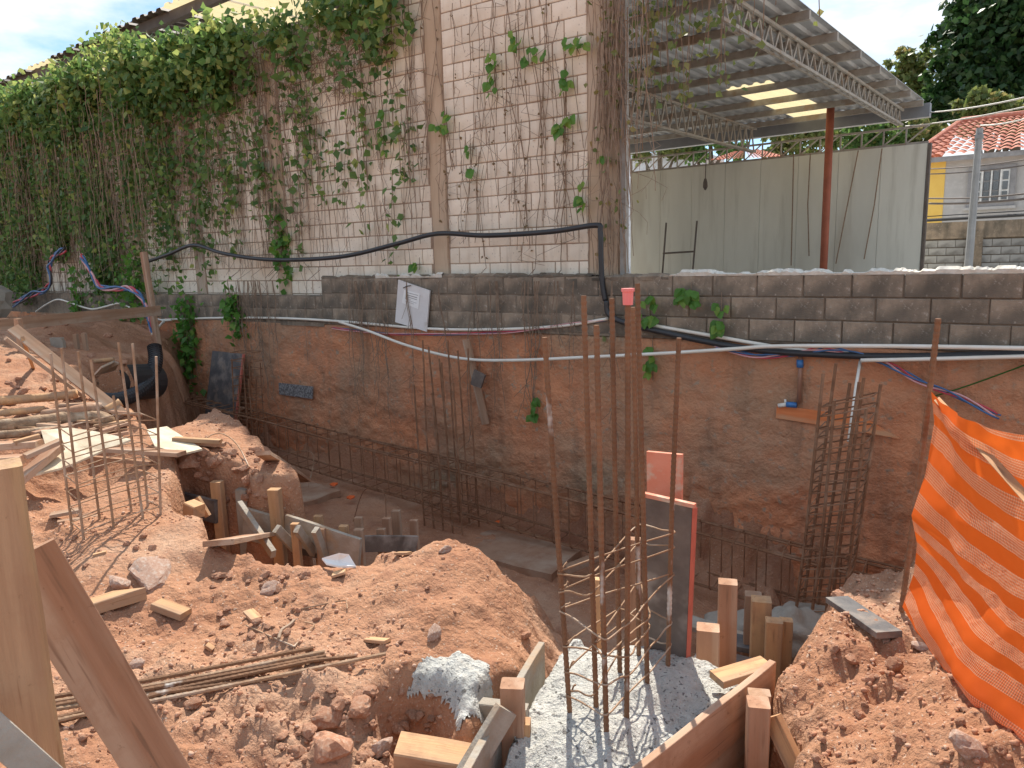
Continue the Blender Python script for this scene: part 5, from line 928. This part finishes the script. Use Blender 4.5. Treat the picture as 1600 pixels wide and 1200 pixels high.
# ------------------------------------------------------------------ right bank: board, bar, net
A, B = lay(GR(1306, 948), GR(1390, 1006), .01); plank('plywood_strip', A, B, .10, .025, 'form_black', up=(0, 0, 1), label='dark cement-stained strip lying on the right bank', cat='board')
A = GR(1406, 955); B = PY(1466, 498, A.y-.05); b = MB(); b.tube([A-UP*.1, A.lerp(B, .5)+Vector((.006, 0, 0)), B], .0105, 7, True, .012); tag(b.build('net_bar', 'rust'), 'single rusty bar driven into the bank holding the orange net', 'bar')
def netmat():
    m = bpy.data.materials.new('orange_net'); m.use_nodes = True; n = m.node_tree.nodes; l = m.node_tree.links.new
    uv = n.new('ShaderNodeAttribute'); uv.attribute_name = 'band'; uw = n.new('ShaderNodeAttribute'); uw.attribute_name = 'along'
    def mth(op, a, b_=None):
        q = n.new('ShaderNodeMath'); q.operation = op
        if isinstance(a, (int, float)): q.inputs[0].default_value = a
        else: l(a, q.inputs[0])
        if b_ is not None:
            if isinstance(b_, (int, float)): q.inputs[1].default_value = b_
            else: l(b_, q.inputs[1])
        return q.outputs[0]
    fr = mth('FRACT', mth('MULTIPLY', uv.outputs['Fac'], 8.2)); mesh = mth('GREATER_THAN', fr, .50)
    thr = mth('GREATER_THAN', mth('FRACT', mth('MULTIPLY', uv.outputs['Fac'], 8.2*13)), .60)
    nse = n.new('ShaderNodeTexNoise'); nse.inputs['Scale'].default_value = 60; tx = n.new('ShaderNodeTexCoord'); l(tx.outputs['Object'], nse.inputs['Vector'])
    pale = mth('MULTIPLY', mesh, mth('ADD', mth('MULTIPLY', thr, .6), mth('MULTIPLY', nse.outputs['Fac'], .55)))
    mix = n.new('ShaderNodeMix'); mix.data_type = 'RGBA'; mix.inputs[6].default_value = (.86, .16, .02, 1); mix.inputs[7].default_value = (.90, .44, .25, 1); l(pale, mix.inputs[0])
    d = n['Principled BSDF']; d.inputs['Roughness'].default_value = .55; l(mix.outputs[2], d.inputs['Base Color']); t = n.new('ShaderNodeBsdfTranslucent'); l(mix.outputs[2], t.inputs[0])
    a = n.new('ShaderNodeMixShader'); a.inputs[0].default_value = .6; l(d.outputs[0], a.inputs[1]); l(t.outputs[0], a.inputs[2])
    tr = n.new('ShaderNodeBsdfTransparent'); b2 = n.new('ShaderNodeMixShader'); gap = mth('MULTIPLY', mesh, mth('GREATER_THAN', mth('FRACT', mth('MULTIPLY', uw.outputs['Fac'], 150)), .45))
    l(mth('MULTIPLY', gap, .38), b2.inputs[0]); l(a.outputs[0], b2.inputs[1]); l(tr.outputs[0], b2.inputs[2]); l(b2.outputs[0], n['Material Output'].inputs[0]); MATS['net'] = m
netmat()
NU, NV = 90, 80; net = MB(); band = []; alo = []
Lp = [(1455, 612), (1460, 660), (1446, 740), (1424, 805), (1433, 850), (1428, 895), (1410, 948)]
def lpath(v):
    q = v*(len(Lp)-1); i = min(int(q), len(Lp)-2); f = q-i; return Lp[i][0]*(1-f)+Lp[i+1][0]*f, Lp[i][1]*(1-f)+Lp[i+1][1]*f
R0 = PY(1780, 690, 1.55); R1 = G(1780, 1330, .30); ya = A.y
for j in range(NV+1):
    v = j/NV; lx_, ly_ = lpath(v); PA = PY(lx_, ly_, ya-.06+.02*math.sin(v*9))
    if v > .999: PA.z = max(PA.z, hz(PA.x, PA.y)+.01)
    PB = R0.lerp(R1, v)
    for i in range(NU+1):
        u = i/NU; p = PA.lerp(PB, u); sag = -.05*math.sin(math.pi*u)*(1-.3*v); p.z += sag; n_ = Vector((-.85, -.5, 0)).normalized()
        f_ = .045*math.sin(7*v+3*u)*math.sin(math.pi*min(u*1.2, 1))+.02*math.sin(19*(v-.5*u)+2)*u+.012*float(fbm(np.array([u*6]), np.array([v*7]), 3, 95)[0])*min(1, u*5)+.06*math.exp(-((v-.93)/.06)**2)*u
        p += n_*f_; g_ = hz(p.x, p.y)+.012
        if p.z < g_: p.z = g_
        net.v.append(tuple(p)); band.append(v+.02*math.sin(u*7+v*3)); alo.append(u)
net.f = [(j*(NU+1)+i, j*(NU+1)+i+1, (j+1)*(NU+1)+i+1, (j+1)*(NU+1)+i) for j in range(NV) for i in range(NU)]
no = net.build('safety_net', 'net', smooth=True); 
for nm, d_ in (('band', band), ('along', alo)): at = no.data.attributes.new(nm, 'FLOAT', 'POINT'); at.data.foreach_set('value', d_)
tag(no, 'orange striped safety net stretched from a rusty bar', 'net')
A2 = PY(1466, 626, ya-.17); B2 = PY(1640, 818, 1.9); b = plank('net_batten', A2, B2, .022, .02, 'wood_new', up=camdir(B2), label='pale thin batten slanting across the orange net', cat='batten')
# ------------------------------------------------------------------ clods and stones
def rockmesh(seed, sub=2, rough=.5, fl=.7):
    bm = bmesh.new(); bmesh.ops.create_icosphere(bm, subdivisions=sub, radius=1); o = Vector((seed*5.3, seed*2.9, seed*7.1))
    for v in bm.verts:
        d = v.co.normalized(); k = 1+rough*mnoise.noise(d*.9+o)+rough*.5*mnoise.noise(d*2.2+o)+.12*mnoise.noise(d*6+o)
        for q in range(5):
            pn = Vector((math.sin(seed*3+q*2.1), math.cos(seed*2+q*1.3), math.sin(q*1.7+seed))).normalized(); e = d.dot(pn)*k
            if e > .72: k *= .72/e*1.0
        v.co = Vector((d.x*k, d.y*k*.85, d.z*k*fl))
    return bm
def rm(seed, m, sub=2):
    bm = rockmesh(seed, sub); me = bpy.data.meshes.new('stone'); bm.to_mesh(me); bm.free(); me.materials.append(MATS[m]); return me
RC = [rm(i, 'clod', 3) for i in range(7)]; RST = [rm(i+20, 'stone', 3) for i in range(4)]
def put(name, me, p, r, label, cat, group=None, fl=1., rz=None):
    o = bpy.data.objects.new(name, me); COL.objects.link(o); o.location = p; o.scale = (r, r*rnd.uniform(.75, 1.1), r*fl*rnd.uniform(.75, 1.05)); o.rotation_euler = (rnd.uniform(-.2, .2), rnd.uniform(-.2, .2), rnd.uniform(0, 6.28) if rz is None else rz); tag(o, label, cat, group)
def putpx(px, py, rpx, me, name, label, cat, group=None, fl=1.): p = GR(px, py); r = rpx*S(p); p.z = hz(p.x, p.y)+r*.25*fl; put(name, me, p, r, label, cat, group, fl)
for px, py, r, me, lb in ((236, 900, 44, RST[0], 'flat pinkish slab of stone lying on the dirt'), (187, 918, 18, RST[1], 'pale grey stone touching the flat pinkish slab'), (425, 925, 17, RST[2], 'rounded beige stone on the dirt left of the smooth mound'), (696, 864, 11, RST[3], 'small orange stone near the top of the mound'), (678, 992, 14, RST[0], 'angular beige stone right of the pebbles'), (478, 902, 9, RC[0], 'reddish stone by the torn white bag'), (305, 1104, 15, RC[1], 'dark red stone lying against the bar bundle'), (216, 1042, 13, RST[1], 'pale flat pebble above the bar bundle'), (516, 1137, 24, RC[2], 'big red clod in the crumbly soil, upper one'), (516, 1178, 34, RC[3], 'largest red clod at the bottom of the crumbly soil'), (562, 1118, 24, RC[4], 'squarish clod beside the concrete crust'), (596, 1180, 20, RST[2], 'pale clod beside the sawn timber block'), (300, 742, 22, RC[5], 'big angular lump of earth on the lump by the left stakes'), (822, 1000, 10, RC[6], 'dark red stone near the left form board'), (1385, 1005, 9, RST[3], 'small stone near the end of the dark strip'), (1438, 1018, 12, RST[1], 'grey stone under the edge of the orange net'), (1510, 1180, 26, RST[0], 'flat pale stone low on the right bank'), (12, 630, 14, RC[2], 'round red boulder at the left edge of the log pile'), (100, 507, 7, RST[1], 'pale stone on the dark far bank')):
    putpx(px, py, r, me, 'stone', lb, 'stone', None, .45 if r > 40 else 1.)
ncl = 0
zones = [((330, 500), (890, 1010), 46, 4, 11, 'among the pebbles beside the bent wire stirrup'), ((440, 680), (1080, 1195), 52, 6, 16, 'in the crumbly heap beside the concrete crust'), ((300, 420), (700, 790), 30, 6, 14, 'on the earth lump by the smaller plywood sheet'), ((60, 250), (840, 900), 16, 4, 8, 'around the foot of the square-meshed cage'), ((1250, 1590), (930, 1190), 44, 5, 15, 'on the right bank below the orange net'), ((0, 200), (590, 635), 26, 4, 9, 'on the bank behind the log pile'), ((100, 420), (1080, 1190), 26, 4, 9, 'below the bundle of bars'), ((560, 760), (860, 1010), 14, 3, 7, 'on the smooth sunny mound'), ((0, 200), (480, 570), 16, 4, 8, 'on the dark far bank by the long plank')]
for (xa, xb), (ya_, yb_), n_, r0_, r1_, zl_ in zones:
    for k in range(n_):
        px, py = rnd.uniform(xa, xb), rnd.uniform(ya_, yb_); p = GR(px, py)
        if p.z < -.4: continue
        putpx(px, py, lerp(r0_, r1_, rnd.random()**2.2), RC[rnd.randrange(7)], 'clod', 'loose reddish clod of earth '+zl_, 'clod', 'clods '+zl_); ncl += 1
# fine crumbs: too many and too small to pick apart
rs = np.random.RandomState(99); crumbs = MB(); M_ = 52000; xs_ = rs.uniform(-6, 1.2, M_); ys_ = rs.uniform(.5, 4.3, M_)
dens = sstep(0, .7, fbm(xs_*1.6, ys_*1.6, 3, 101))*.75+.06; dens = np.maximum(dens, np.exp(-(((xs_+1.95)/.5)**2+((ys_-1.45)/.35)**2))); dens = np.maximum(dens, .8*sstep(-.85, -.5, xs_)); 
dist = np.hypot(xs_, ys_); kp = (rs.rand(M_) < dens*np.clip(3.6/dist, .3, 1)**1.3) & (ys_ > -1.0*xs_*0.15); xs_, ys_ = xs_[kp], ys_[kp]; zs_ = HG(xs_, ys_); kp = zs_ > -.45; xs_, ys_, zs_ = xs_[kp], ys_[kp], zs_[kp]
base_ = []
for i in range(6):
    bm = rockmesh(i+50, 1, .6); bm.verts.index_update(); base_.append((np.array([v.co[:] for v in bm.verts])[:], [tuple(x.index for x in f.verts) for f in bm.faces])); bm.free()
ico = base_; vv = []; ffc = []; nb = 0
for i in range(len(xs_)):
    V_, F_ = ico[i % 6]; r = .003+.012*rs.rand()**3.5; a_ = rs.rand()*6.28; c_, s_ = math.cos(a_), math.sin(a_); 
    W_ = np.stack([V_[:, 0]*c_-V_[:, 1]*s_, V_[:, 0]*s_+V_[:, 1]*c_, V_[:, 2]], 1)*r+np.array([xs_[i], ys_[i], zs_[i]+r*.3]); vv.append(W_)
VV = np.concatenate(vv); nv_ = np.array([len(v) for v in vv]); off = np.concatenate([[0], np.cumsum(nv_)[:-1]])
FF = np.concatenate([np.array(ico[i % 6][1])+off[i] for i in range(len(xs_))]); me = bpy.data.meshes.new('gravel'); me.vertices.add(len(VV)); me.vertices.foreach_set('co', VV.ravel()); me.loops.add(FF.size); me.loops.foreach_set('vertex_index', FF.ravel().astype(np.int32)); me.polygons.add(len(FF)); me.polygons.foreach_set('loop_start', np.arange(0, FF.size, 3, dtype=np.int32)); me.polygons.foreach_set('loop_total', np.full(len(FF), 3, np.int32)); me.update(); me.materials.append(MATS['crumb'])
gv = bpy.data.objects.new('gravel', me); COL.objects.link(gv); gv['kind'] = 'stuff'; gv['label'] = 'fine red crumbs and pebbles strewn over the bare dirt'; gv['category'] = 'gravel'
